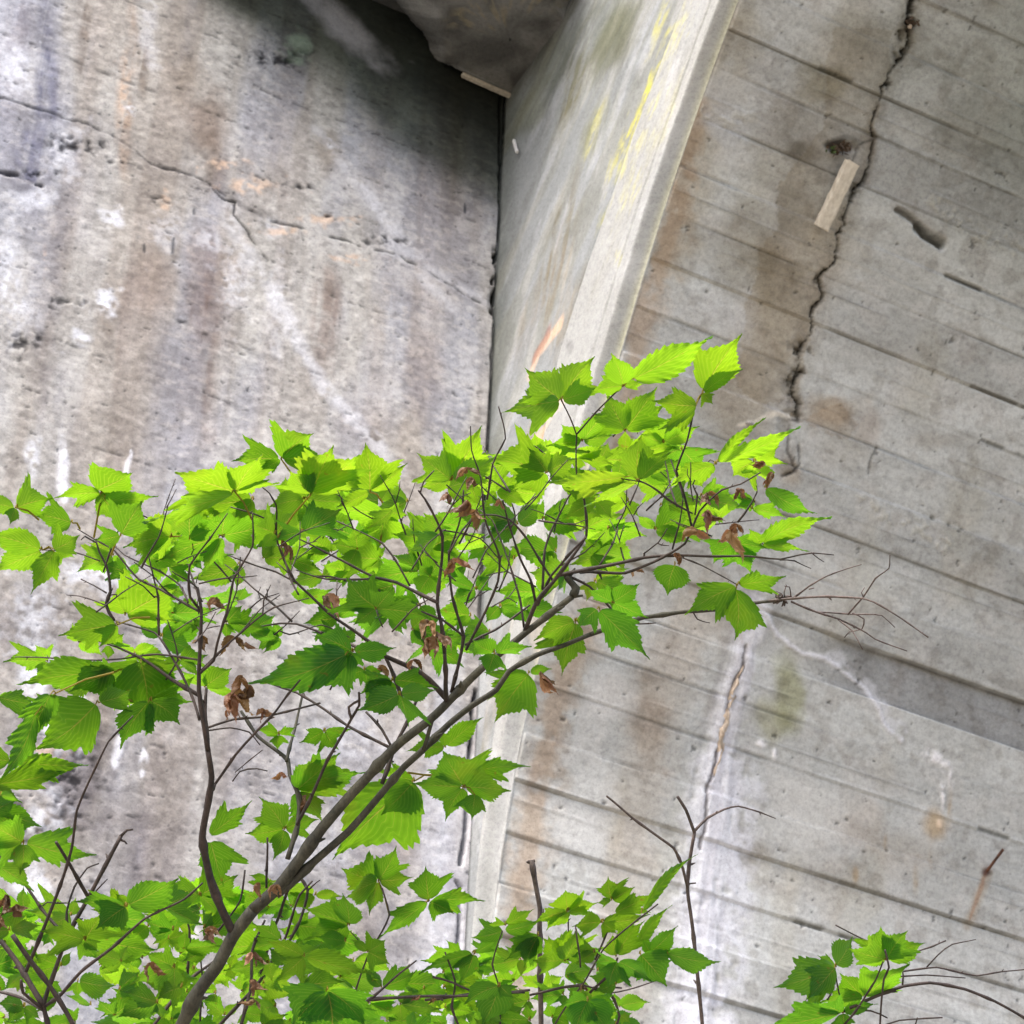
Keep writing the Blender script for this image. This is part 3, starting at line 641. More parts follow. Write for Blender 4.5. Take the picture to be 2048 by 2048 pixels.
# damp brown zone with a sharp tide line left of the tall crack
def region(pts, c, s, wob=.03, edge=.45):
    P = np.array([S.conv(*p) for p in pts]); sl = S.box(P[:, 0].min() - .1, P[:, 0].max() + .1, P[:, 1].min() - .1, P[:, 1].max() + .1)
    A = S.a[sl] + S.wa[sl] * wob + S.wf[sl] * wob * .3; B = S.b[sl] + S.wb[sl] * wob; c_ = np.zeros(A.shape, bool); j_ = len(P) - 1
    for i_ in range(len(P)):
        xi, yi, xj, yj = P[i_, 0], P[i_, 1], P[j_, 0], P[j_, 1]
        c_ ^= ((yi > B) != (yj > B)) & (A < (xj - xi) * (B - yi) / (yj - yi + 1e-12) + xi); j_ = i_
    m_ = c_ * (.6 + .4 * fbm(A * 8, B * 8, 350, 3)); S.mul(sl, m_ * s, c)
region([(1662, 60), (1655, 160), (1648, 250), (1612, 300), (1560, 375), (1552, 450), (1536, 470), (1512, 500), (1520, 540), (1492, 620), (1484, 700), (1470, 760), (1520, 815), (1600, 800), (1625, 650), (1668, 500), (1735, 330), (1770, 170), (1790, 60)], (.76, .70, .61), .75)
region([(1560, 160), (1648, 165), (1640, 230), (1560, 215), (1480, 190)], (1.16, 1.17, 1.18), .8)
region([(1440, 280), (1560, 300), (1550, 450), (1490, 620), (1380, 610), (1400, 430)], (1.10, 1.11, 1.12), .8)
region([(1600, 840), (1680, 800), (1720, 850), (1690, 880), (1620, 850)], (.80, .70, .60), .6)
region([(1460, 1240), (1380, 1180), (1420, 1120), (1500, 1190), (1480, 1280)], (.84, .76, .68), .5)
# the tall crack
tall = [(1825, -20), (1822, 20), (1818, 50), (1812, 80), (1800, 110), (1785, 140), (1772, 165), (1760, 195), (1745, 235), (1740, 280), (1735, 325), (1718, 375), (1700, 425), (1682, 460), (1668, 475), (1662, 520), (1645, 560), (1635, 600), (1625, 640), (1612, 690), (1602, 740), (1592, 790), (1590, 830)]
S.line(tall, .0028, (.09, .09, .08), .95, depth=.008, wob=.040, brk=.33); S.line(tall, .0090, (.30, .29, .27), .8, depth=.006, wob=.06, brk=.53, seed=12); S.line(tall, .0035, (.4, .39, .36), .7, depth=.003, wob=.075, brk=.44, seed=17)
S.line(tall, .018, (.66, .63, .58), .55, wob=.03, soft=2.2)
S.line([(1602, 700), (1590, 760), (1585, 810), (1580, 850)], .022, (.60, .56, .52), .6, wob=.05, brk=.4, depth=.006)
S.line([(1590, 830), (1560, 828), (1520, 838), (1480, 850)], .006, (.75, .70, .62), .7, mode='mix', wob=.02)
S.line([(1580, 850), (1572, 900), (1590, 940), (1580, 945), (1562, 952)], .0035, (.35, .33, .32), .8, wob=.012, depth=.004)
S.line([(1596, 890), (1597, 930), (1570, 952)], .003, (.3, .3, .3), .8, wob=.008, depth=.004)
S.line([(1740, 280), (1716, 290), (1700, 325)], .003, (.3, .3, .3), .7, wob=.012)
S.line([(1755, 895), (1742, 915), (1735, 945)], .003, (.35, .34, .33), .7, wob=.012, depth=.004)
S.line([(1742, 250), (1742, 300)], .012, (.66, .56, .46), .6, wob=.02)
S.blob(1822, 45, 12, 14, (.08, .07, .06), 1, rag=.8, fr=30, seed=3, hard=1, hgt=-.025)
S.blob(1818, 55, 20, 22, (.35, .3, .25), .8, rag=.8, fr=30, seed=4)
# spalled hollow and hole
S.blob(1680, 296, 26, 12, (.25, .2, .17), .9, rag=.6, fr=26, seed=6, hgt=-.02, lean=-6)
S.line([(1668, 280), (1700, 275), (1720, 285)], .006, (.25, .25, .25), .5, wob=.02, brk=.45)
S.line([(1792, 421), (1815, 434), (1840, 455), (1850, 472), (1883, 494)], .0075, (.40, .40, .40), .95, depth=.012, wob=.010)
S.line([(1800, 424), (1850, 448), (1884, 478)], .016, (.78, .76, .74), .7, wob=.008)
S.line([(1835, 456), (1860, 474), (1884, 488)], .013, (.42, .43, .42), .85, depth=.012, wob=.012)
for pts in [[(1870, 405), (1900, 430), (1960, 465), (2048, 500)], [(1720, 1000), (1780, 1040), (1850, 1060), (1890, 1090)], [(1400, 230), (1440, 240), (1500, 235)]]:
    sl, D, T = S.dist(pts, .1, .02); mm = (1 - sstep(.008, .03, D)) * sstep(.5, .58, fbm(a[sl] * 80, b[sl] * 80, 311, 3))
    S.mix(sl, mm * .45, (.52, .51, .46)); S.h[sl] += mm * .003
for L in [[(1944, 775), (2048, 818)], [(1975, 885), (2048, 918)], [(1862, 1040), (1895, 1050)], [(1578, 1836), (1714, 1880)], [(1884, 1835), (1969, 1860)], [(1958, 1662), (2015, 1682)], [(1640, 137), (1700, 165)], [(1893, 551), (1960, 580)]]:
    y0 = on_soffit(*L[0]); y1 = on_soffit(*L[1]); k = BL[np.argmin(np.abs(BL - (y0[1] + y1[1]) / 2))]
    mm = (1 - sstep(.003, .007, np.abs(b - k - .002))) * sstep(y0[0] - .01, y0[0], a) * sstep(y1[0] + .01, y1[0], a)
    mm = mm * sstep(.3, .5, fbm(a * 20, b * 5, 318, 3)); S.mul(ALL, mm * .75, (.2, .2, .18)); S.h -= mm * .005
# damp green tone high on the right, shade of the overhang painted in too
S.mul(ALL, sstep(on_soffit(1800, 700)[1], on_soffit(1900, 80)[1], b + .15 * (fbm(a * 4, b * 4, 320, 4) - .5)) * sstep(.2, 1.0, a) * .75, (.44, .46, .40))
pits = sstep(.82, .85, fbm(a * 48, b * 48, 331, 3)); S.mul(ALL, pits * .7, (.25, .25, .25)); S.h -= .003 * pits
S.h += .0016 * (fbm(a * 60, b * 60, 335, 3) - .5)
S.h = S.h * sstep(0, .012, a)
zz = z_of_a(b); w0 = w_of_z(zz)
dz = .002; tw = (w_of_z(zz + dz) - w_of_z(zz - dz)) / (2 * dz); ln = np.sqrt(1 + tw * tw)
nw, nz_ = 1 / ln, -tw / ln                                   # outward normal of the underside
P = PT(a + .030 * (a < 1e-6), w0 + S.h * nw, zz + S.h * nz_)
P = PT(a, w0 + S.h * nw, zz + S.h * nz_)
P[:, 0] = PT(np.full(len(aA), 0.030), w0[:, 0], zz[:, 0])     # meets the chamfer
P[:, 1:] = np.where((a[:, 1:, None] < .034), PT(.030 + a[:, 1:] * .12, w0[:, 1:], zz[:, 1:]), P[:, 1:])
# ordering: keep strictly increasing s beside the edge
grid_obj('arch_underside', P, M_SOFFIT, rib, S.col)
# backing so the arch is a solid slab, not a sheet
zc_ = np.linspace(1.0, 7.7, 60); wc = w_of_z(zc_)
v = []; f = []
for i in range(60):
    tw_ = np.interp(zc_[i], PZ, np.gradient(PW, PZ)); l_ = math.sqrt(1 + tw_ * tw_)
    bw_ = wc[i] - .05 / l_; bz_ = zc_[i] + .05 * tw_ / l_
    for s_, (w_, z_) in ((.06, (bw_, bz_)), (5.3, (bw_, bz_))): v.append(tuple(PT(s_, w_, z_)))
    bw_ = wc[i] - .55 / l_; bz_ = zc_[i] + .55 * tw_ / l_
    for s_, (w_, z_) in ((.06, (bw_, bz_)), (5.3, (bw_, bz_))): v.append(tuple(PT(s_, w_, z_)))
for i in range(59):
    k = i * 4; n_ = k + 4
    f += [(k, k + 1, n_ + 1, n_), (k + 2, n_ + 2, n_ + 3, k + 3), (k, n_, n_ + 2, k + 2), (k + 1, k + 3, n_ + 3, n_ + 1)]
f += [(0, 2, 3, 1), (236, 237, 239, 238)]
mesh_obj('arch_core', v, f, M_DECK, rib, smooth=False)

# ================================================================== deck corner block with its wavy edge, and deck slab above
ZC = on_wall(1015, 190)[1]
def on_level(px, py, z):
    d = ray(px, py); t = (z - CAM[2]) / d[2]; return CAM + t * d
outl = [(1036, 196, 0), (1000, 180, 0), (950, 156, 0), (905, 134, 0), (874, 120, .02), (862, 104, .05), (857, 84, .07), (845, 64, .08), (828, 48, .09), (812, 28, .10), (794, 4, .11), (770, -20, .12), (740, -60, .13), (700, -120, .14),
        (900, -320, .14), (1180, -120, .12), (1168, -30, .12), (1158, 10, .09), (1146, 45, .03), (1120, 90, 0), (1090, 130, 0), (1060, 170, 0)]
crease = {4: (896, 126), 5: (900, 108), 6: (903, 88), 7: (900, 66), 8: (905, 50), 9: (915, 32), 10: (928, 10), 11: (940, -10), 12: (955, -40), 13: (965, -60), 14: (990, -70), 15: (1075, -50), 16: (1085, -15), 17: (1092, 6), 18: (1128, 44)}
pts = []; inn = []
for i in range(len(outl)):
    p, q = outl[i], outl[(i + 1) % len(outl)]; ci = crease.get(i); cj = crease.get((i + 1) % len(outl))
    ci = ci or (p[0] * .9 + 1020 * .1, p[1] * .9 + 8); cj = cj or (q[0] * .9 + 1020 * .1, q[1] * .9 + 8)
    for t in np.linspace(0, 1, 9)[:-1]:
        pts.append((p[0] + (q[0] - p[0]) * t + rnd.uniform(-1.2, 1.2), p[1] + (q[1] - p[1]) * t + rnd.uniform(-1.2, 1.2), p[2] + (q[2] - p[2]) * t)); inn.append((ci[0] + (cj[0] - ci[0]) * t, ci[1] + (cj[1] - ci[1]) * t))
poly = np.array([on_level(x, y, ZC + z) for x, y, z in pts]); n_ = len(poly)
innp = np.array([on_level(x, y, ZC) for x, y in inn]); cen = np.array(on_level(1020, 80, ZC))
rings = [cen + (innp - cen) * k for k in np.linspace(0.02, 1, 9)]
for k in (.2, .4, .6, .8): 
    r_ = innp + (poly - innp) * k; r_[:, 2] = ZC + (poly[:, 2] - ZC) * k ** 1.7; rings.append(r_)
rings.append(poly); rings.append(poly + np.array([0, 0, .012]) + (poly - cen) * .01); rings.append(poly + np.array([0, 0, .16]))
v = np.concatenate(rings); lo_ = v[:, 2] < ZC + .2
v[:, 2] += .010 * (fbm(v[:, 0] * 14, v[:, 1] * 14, 390, 4) - .5) * lo_
f = []
for k in range(len(rings) - 1):
    for i in range(n_): f.append((k * n_ + i, k * n_ + (i + 1) % n_, (k + 1) * n_ + (i + 1) % n_, (k + 1) * n_ + i))
f.append(tuple((len(rings) - 1) * n_ + i for i in range(n_)))
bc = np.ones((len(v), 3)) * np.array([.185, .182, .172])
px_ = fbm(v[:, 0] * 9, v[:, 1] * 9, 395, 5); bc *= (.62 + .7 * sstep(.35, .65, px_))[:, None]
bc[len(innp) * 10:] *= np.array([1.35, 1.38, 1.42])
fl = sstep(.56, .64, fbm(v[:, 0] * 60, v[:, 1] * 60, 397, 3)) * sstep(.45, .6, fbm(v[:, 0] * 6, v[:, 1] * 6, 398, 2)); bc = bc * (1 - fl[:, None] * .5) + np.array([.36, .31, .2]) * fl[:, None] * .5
M_BLOCK = concrete_mat('mottled_block_concrete', 1.0, bump=0.7)
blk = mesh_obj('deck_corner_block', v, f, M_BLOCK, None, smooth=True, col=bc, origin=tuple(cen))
tag(blk, 'dark concrete block with a wavy edge at the top of the corner under the deck', 'ceiling block')
# timber batten on its lower edge
def bar(name, p, q, wd, th, mat, parent=None, up=(0, 0, 1), nick=True, origin=None):
    p, q = np.array(p), np.array(q); d = q - p; L = np.linalg.norm(d); d /= L
    sx = np.cross(d, up); sx /= np.linalg.norm(sx); sy = np.cross(sx, d)
    n = 14; v = []; c = [(-1, -.8), (-.8, -1), (.8, -1), (1, -.8), (1, .8), (.8, 1), (-.8, 1), (-1, .8)]
    for i in range(n):
        t = i / (n - 1)
        for j, (x, y) in enumerate(c):
            k = 1 + (rnd.uniform(-.06, .06) if nick else 0); e = rnd.uniform(-.012, .012) * L if i in (0, n - 1) and nick else 0
            v.append(p + d * (t * L + e) + sx * x * wd / 2 * k + sy * y * th / 2 * k)
    f = [(i * 8 + j, i * 8 + (j + 1) % 8, (i + 1) * 8 + (j + 1) % 8, (i + 1) * 8 + j) for i in range(n - 1) for j in range(8)]
    f += [tuple(range(7, -1, -1)), tuple((n - 1) * 8 + j for j in range(8))]
    return mesh_obj(name, np.array(v), f, mat, parent, smooth=False, origin=origin)
p0 = on_level(925, 150, ZC - .012); p1 = on_level(1032, 197, ZC - .012)
bt = bar('timber_batten', p0, p1, .014, .012, M_WOOD, None, origin=tuple(p0))
tag(bt, 'thin pale timber strip along the lower edge of the dark corner block', 'batten')
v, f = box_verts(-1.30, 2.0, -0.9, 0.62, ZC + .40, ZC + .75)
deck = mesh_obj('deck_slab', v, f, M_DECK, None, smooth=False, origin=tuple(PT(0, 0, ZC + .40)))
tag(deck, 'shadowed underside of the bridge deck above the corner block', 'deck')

# ================================================================== things on the walls
def soffit_pt(px, py, off=0.0):
    s_, a_ = on_soffit(px, py); z_ = z_of_a(a_); w_ = w_of_z(z_)
    t_ = (w_of_z(z_ + .002) - w_of_z(z_ - .002)) / .004; l_ = math.sqrt(1 + t_ * t_)
    return PT(s_, w_ + off / l_, z_ - off * t_ / l_), (N1 / l_ + np.array([0, 0, -t_ / l_]))
pa, na = soffit_pt(1694, 325, .028); pb, nb = soffit_pt(1634, 456, .022)
wb = bar('wooden_board', pa, pb, .037, .022, M_WOOD, None, up=tuple(na), origin=tuple(pa))
tag(wb, 'short pale weathered board stuck flat against the overhanging concrete beside the tall crack', 'board')
# dry plant scraps in the hole above the board
def tuft(name, px, py, n, size, mat, label, cat):
    v = []; f = []
    for k in range(n):
        p, nn = soffit_pt(px + rnd.gauss(0, 9) * size, py + rnd.gauss(0, 5) * size, .004 + rnd.random() * .012)
        d = np.array([rnd.gauss(0, 1), rnd.gauss(0, 1), rnd.gauss(0, .8)]); d /= np.linalg.norm(d)
        e = np.cross(d, nn); e /= (np.linalg.norm(e) + 1e-6); L = rnd.uniform(.006, .026) * size; w_ = rnd.uniform(.001, .004)
        i = len(v); v += [p - e * w_, p + e * w_, p + d * L * .6 + e * w_ * 1.3 + nn * .004, p + d * L, p + d * L * .5 - e * w_ * 1.3]
        f += [(i, i + 1, i + 2, i + 3, i + 4)]
    o = mesh_obj(name, np.array(v), f, mat, None, smooth=False, origin=tuple(soffit_pt(px, py)[0])); return tag(o, label, cat)
tuft('plant_scraps', 1676, 296, 46, 1.0, M_DEBRIS, 'clump of dry dark plant scraps in the hole above the pale board', 'plant debris')
tuft('moss_tuft', 1660, 300, 14, .6, M_MOSS, 'tiny green moss tuft at the left rim of the hole above the pale board', 'moss')
tuft('crevice_debris', 1822, 46, 26, .7, M_DEBRIS, 'dark debris wedged in the top of the tall crack', 'debris')
def pebble(name, p, r, mat, label, cat, sc=(1, 1, 1)):
    v = []; f = []
    for i in range(7):
        th_ = math.pi * i / 6
        for j in range(10):
            ph_ = 2 * math.pi * j / 10; k = r * (1 + rnd.uniform(-.1, .1))
            v.append(np.array(p) + k * np.array([math.sin(th_) * math.cos(ph_) * sc[0], math.sin(th_) * math.sin(ph_) * sc[1], math.cos(th_) * sc[2]]))
    f = [(i * 10 + j, i * 10 + (j + 1) % 10, (i + 1) * 10 + (j + 1) % 10, (i + 1) * 10 + j) for i in range(6) for j in range(10)]
    o = mesh_obj(name, np.array(v), f, mat, None, origin=tuple(p)); return tag(o, label, cat)
p, nn = soffit_pt(1496, 848, .004)
pebble('snail_shell', p, .009, M_STONE, 'small pale oval shell stuck under the short side crack on the right concrete', 'shell', (1.3, 1, .6))
p, nn = soffit_pt(1818, 53, .004)
pebble('stone_chip', p, .006, M_CALCORANGE, 'tiny pale chip of stone lodged in the top of the tall crack', 'stone')
pa = PT(-.004, on_face(1030, 282)[0], on_face(1030, 282)[1]); pb = PT(-.014, on_face(1043, 308)[0], on_face(1043, 308)[1])
o = bar('plastic_peg', pb, pa, .008, .007, M_CALC, None, up=tuple(-U1), origin=tuple(pa)); tag(o, 'small white peg sticking out of the side of the arch near the dark corner', 'peg')
pa, na = soffit_pt(1974, 1742, 0.0); pb, nb = soffit_pt(1983, 1702, .05)
o = bar('rusty_nail', pa, pb, .006, .006, M_RUST, None, origin=tuple(pa)); tag(o, 'dark rusty nail jutting from the right concrete above an orange rust run', 'nail')
# crust ridge in the lower crack
v = []; f = []
ridge = [(1486, 1330, 2), (1482, 1342, 4), (1474, 1356, 3), (1471, 1368, 5), (1463, 1382, 4), (1464, 1395, 7), (1457, 1408, 6), (1459, 1420, 10), (1451, 1432, 9), (1452, 1445, 12), (1445, 1458, 13), (1446, 1470, 10), (1442, 1484, 11), (1441, 1500, 7), (1436, 1515, 4), (1435, 1530, 6), (1428, 1546, 3), (1428, 1560, 4), (1421, 1575, 2)]
for i, (x, y, r_) in enumerate(ridge):
    for j in range(7):
        u_ = j / 6 * 2 - 1; p, nn = soffit_pt(x + u_ * r_ + rnd.uniform(-3, 3), y, -.003 + .013 * (1 - u_ * u_) * rnd.uniform(.2, 1.2)); v.append(p)
for i in range(len(ridge) - 1):
    for j in range(6): f.append((i * 7 + j, i * 7 + j + 1, (i + 1) * 7 + j + 1, (i + 1) * 7 + j))
mesh_obj('mineral_crust', np.array(v), f, M_CALCORANGE, rib)

# ================================================================== ground: a bank rising to the foot of the wall
gx = np.linspace(-60, 60, 121); gy = np.linspace(-60, 60, 121); GX, GY = np.meshgrid(gx, gy)
def ground_z(x, y): return np.clip(np.asarray(y) * .40 - .05, 0.0, 2.6) + .08 * (fbm(np.asarray(x) * .8 + 50, np.asarray(y) * .8 + 50, 400, 3) - .5)
gxs = np.concatenate([np.linspace(-60, -6, 14)[:-1], np.linspace(-6, 6, 121)[:-1], np.linspace(6, 60, 14)])
gys = np.concatenate([np.linspace(-60, -6, 14)[:-1], np.linspace(-6, 8, 141)[:-1], np.linspace(8, 60, 14)])
GX, GY = np.meshgrid(gxs, gys)
o = grid_obj('ground', np.stack([GX, GY, ground_z(GX, GY)], -1), M_GROUND); tag(o, kind='structure')
# ================================================================== plants: branch and leaf builders
def unit(v): return v / (np.linalg.norm(v) + 1e-12)
class Tubes:
    """collects tapered, slightly knotty stems; build() links them as one mesh"""
    def __init__(self): self.v = []; self.f = []; self.n = 0
    def add(self, P, r0, r1, sides=8, knots=0.07, wob=1.0, cap=True, power=1.0):
        P = [np.asarray(p, float) for p in P]
        # Catmull-Rom resample
        Q = [P[0] * 2 - P[1]] + P + [P[-1] * 2 - P[-2]]; pts = []
        for i in range(1, len(Q) - 2):
            a_, b_, c_, d_ = Q[i - 1:i + 3]; L = np.linalg.norm(c_ - b_); m = max(2, int(L / .008))
            for k in range(m):
                t = k / m; m0 = unit(unit(b_ - a_) + unit(c_ - b_)) * L; m1 = unit(unit(c_ - b_) + unit(d_ - c_)) * L; cr = (2*t**3 - 3*t*t + 1) * b_ + (t**3 - 2*t*t + t) * m0 + (3*t*t - 2*t**3) * c_ + (t**3 - t*t) * m1
                pts.append(cr * .5 + (b_ + (c_ - b_) * t) * .5)
        pts.append(P[-1]); pts = np.array(pts); n = len(pts)
        cum = np.concatenate([[0], np.cumsum(np.linalg.norm(np.diff(pts, axis=0), axis=1))]); L = cum[-1]
        kn = []; x = rnd.uniform(.3, 1) * knots
        while x < L: kn.append(x); x += knots * rnd.uniform(.6, 1.4)
        rad = r0 + (r1 - r0) * (cum / max(L, 1e-6)) ** power
        for k in kn: rad = rad * (1 + .42 * np.exp(-((cum - k) / (.0035 + rad * .5)) ** 2))
        rad = rad * (1 + .06 * (vnoise(cum * 60, cum * 0 + rnd.random() * 90, 500) - .5))
        jit = np.stack([vnoise(cum * 18, cum * 0 + rnd.random() * 200, 501 + q) - .5 for q in range(3)], 1) * .006 * wob * (np.minimum(cum, L - cum)[:, None] / (L + 1e-6)) * 2
        pts = pts + jit
        T = np.gradient(pts, axis=0); T /= np.linalg.norm(T, axis=1)[:, None] + 1e-12
        ref = np.array([.3, .2, 1.0]); nx = unit(np.cross(T[0], ref)); base = self.n
        for i in range(n):
            nx = unit(nx - T[i] * (nx @ T[i])); by = np.cross(T[i], nx)
            for j in range(sides):
                th_ = 2 * math.pi * j / sides; self.v.append(pts[i] + (nx * math.cos(th_) + by * math.sin(th_)) * rad[i])
        for i in range(n - 1):
            for j in range(sides):
                self.f.append((base + i * sides + j, base + i * sides + (j + 1) % sides, base + (i + 1) * sides + (j + 1) % sides, base + (i + 1) * sides + j))
        self.f.append(tuple(base + j for j in reversed(range(sides)))); self.f.append(tuple(base + (n - 1) * sides + j for j in range(sides)))
        self.n += n * sides
        # small buds and broken stubs at some knots
        for k in kn:
            if rnd.random() < .62:
                i = min(n - 2, int(np.searchsorted(cum, k))); r = rad[i]
                d = unit(np.cross(T[i], np.array([rnd.gauss(0, 1) for _ in range(3)])) + T[i] * .9); ln = min(max(r * rnd.uniform(2.0, 3.6), .0035), .012)
                self.cone(pts[i] + d * r * .3, d, min(r * .6, .0022), ln)
        return pts
    def cone(self, p, d, r, L):
        nx = unit(np.cross(d, [.3, .7, .2])); by = np.cross(d, nx); b0 = self.n
        for rr, t in ((r, 0), (r * 1.1, .45), (r * .35, 1)):
            for j in range(5):
                th_ = 2 * math.pi * j / 5; self.v.append(p + d * L * t + (nx * math.cos(th_) + by * math.sin(th_)) * rr)
        for q in range(2):
            for j in range(5): self.f.append((b0 + q * 5 + j, b0 + q * 5 + (j + 1) % 5, b0 + q * 5 + 5 + (j + 1) % 5, b0 + q * 5 + 5 + j))
        self.f.append(tuple(b0 + 10 + j for j in range(5))); self.n += 15
    def build(self, name, mat, parent):
        return mesh_obj(name, np.array(self.v), self.f, mat, parent)
D0 = 2.75
def px_path(pts, d0, d1):
    n = len(pts); return [at_depth(x, y, d0 + (d1 - d0) * i / max(1, n - 1)) for i, (x, y) in enumerate(pts)]
def stem(tb, pts, w0, w1, d0=D0, d1=D0, **k):
    """w0, w1: thickness in photograph pixels"""
    s = D0 / FPX / 2; return tb.add(px_path(pts, d0, d1), w0 * s, w1 * s, **k)

N_ROW, N_COL = 44, 4
def leaflet(base, tip, N, wr=.36, lobe=0.0, asym=0.0, fold=.10, curl=.12, pleat=.010, seedv=0, twist=0.0):
    """one saw-toothed leaflet: returns verts, faces, uv. wr = half width / length."""
    ax = tip - base; L = np.linalg.norm(ax); ax = ax / L; N = unit(N - ax * (N @ ax)); sx = np.cross(N, ax)
    rs_ = np.random.RandomState(seedv); teeth = 10 + rs_.randint(0, 4); ph = rs_.rand(2)
    t = np.linspace(0, 1, N_ROW); verts = []; uvs = []
    env = (t + .004) ** .50 * (1 - t) ** 1.12; env /= env.max()
    env = env * (1 - .66 * sstep(.50, .88, t)) ; rows = []; wr = wr * .80
    cols = []; LB = []
    for side in (-1, 1):
        lbk = 0 * t
        k = 1 + asym * side
        w = env * wr * k
        if lobe:
            tl = .30; lb = np.where(t < tl + .10, sstep(tl - .28, tl + .10, t), 1 - sstep(tl + .10, tl + .15, t)); lbk = lb * (1 if asym == 0 or side * asym > 0 else .45); w = w * (1 + lobe * (.85 * lb - .20 * sstep(tl + .1, tl + .16, t)) * (1 if asym == 0 or side * asym > 0 else .45))
        f1 = (t * teeth + ph[(side + 1) // 2]) % 1; f2 = (t * teeth * 3 + ph[0]) % 1
        amp = .19 * sstep(0, .10, t) * (1 - .3 * t)
        w_out = w * (1 + amp * (f1 - .6) + amp * .32 * (f2 - .5)) + .012 * f1 * amp
        cols.append((w, w_out, f1)); LB.append(lbk)
    cu = curl * rs_.uniform(.5, 1.4); sway = rs_.uniform(-.06, .06); wv = rs_.uniform(0, 6.28)
    for i in range(N_ROW):
        ti = t[i]
        for c in range(-N_COL, N_COL + 1):
            side = 0 if c < 0 else 1; frac = abs(c) / N_COL; w, wo, f1 = cols[side]
            x = (w[i] * (1 - sstep(.6, 1, np.array(frac))) + wo[i] * sstep(.6, 1, np.array(frac))) * frac if frac < 1 else wo[i]
            x = float(x) * (1 if c > 0 else -1)
            tt = ti + .20 * lobe * LB[side][i] * frac ** 1.6 + (.075 * frac ** 2 * (1 + .6 * lobe) * (1 - ti) + (.03 * f1[i] if frac == 1 else 0)) * min(1, ti * 6)
            q = (ti - .55 * frac * wr) * 9
            z = fold * abs(x) - cu * ti * ti * .5 - cu * .8 * (abs(x) / (wr + .01)) ** 2 * wr * .6 + pleat * math.cos(2 * math.pi * q) * frac ** .5 * min(1, ti * 5)
            z += .018 * math.sin(wv + ti * 7 + c * .7) * frac
            xs = x + sway * math.sin(math.pi * ti)
            ct, st = math.cos(twist * ti), math.sin(twist * ti); xr, zr = xs * ct - z * st, xs * st + z * ct
            verts.append(base + (ax * tt + sx * xr + N * zr) * L); uvs.append((ti, (0 if c == 0 else frac * (1 if c > 0 else -1))))
    C = 2 * N_COL + 1
    faces = [(i * C + c, i * C + c + 1, (i + 1) * C + c + 1, (i + 1) * C + c) for i in range(N_ROW - 1) for c in range(C - 1)]
    return np.array(verts), faces, np.array(uvs)

VIEW_UP = np.array([0, 0, 1.0])
leafcount = [0]
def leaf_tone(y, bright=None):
    """leaf colour multiplier"""
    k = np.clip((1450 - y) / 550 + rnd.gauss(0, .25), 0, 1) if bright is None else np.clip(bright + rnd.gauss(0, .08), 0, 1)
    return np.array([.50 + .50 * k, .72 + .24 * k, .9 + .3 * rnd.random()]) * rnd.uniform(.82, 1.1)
class LeafMesh:
    def __init__(self): self.V = []; self.F = []; self.UV = []; self.C = []; self.n = 0; self.area = 0
    def put(self, v, f, uv, col):
        self.V.append(v); self.F += [tuple(i + self.n for i in q) for q in f]; self.UV.append(uv); self.C.append(np.tile(col, (len(v), 1))); self.n += len(v)
    def build(self, name, mat, parent):
        return mesh_obj(name, np.concatenate(self.V), self.F, mat, parent, uv=np.concatenate(self.UV), col=np.concatenate(self.C))
def stalk(lm, p, q, r, col):
    tb = Tubes(); m = (p + q) / 2 + np.array([0, 0, .004]); d = unit(q - p); nx = unit(np.cross(d, [0.1, .2, 1])); by = np.cross(d, nx)
    v = []; 
    for c_, rr in ((p, r), (m, r * .8), (q, r * .7)):
        for j in range(5):
            a_ = 2 * math.pi * j / 5; v.append(c_ + (nx * math.cos(a_) + by * math.sin(a_)) * rr)
    f = [(k * 5 + j, k * 5 + (j + 1) % 5, k * 5 + 5 + (j + 1) % 5, k * 5 + 5 + j) for k in range(2) for j in range(5)]
    lm.put(np.array(v), f, np.tile([0.5, 0.0], (15, 1)), col * np.array([.35, .30, .5]))
def leaf_normal(px, py, spread=.30, flat=.66):
    V = unit(ray(px, py)); n = VIEW_UP * flat + V * (1 - flat) * 1.0 + np.array([rnd.gauss(0, spread), rnd.gauss(0, spread * .7), rnd.gauss(0, spread * .5)])
    return unit(n)
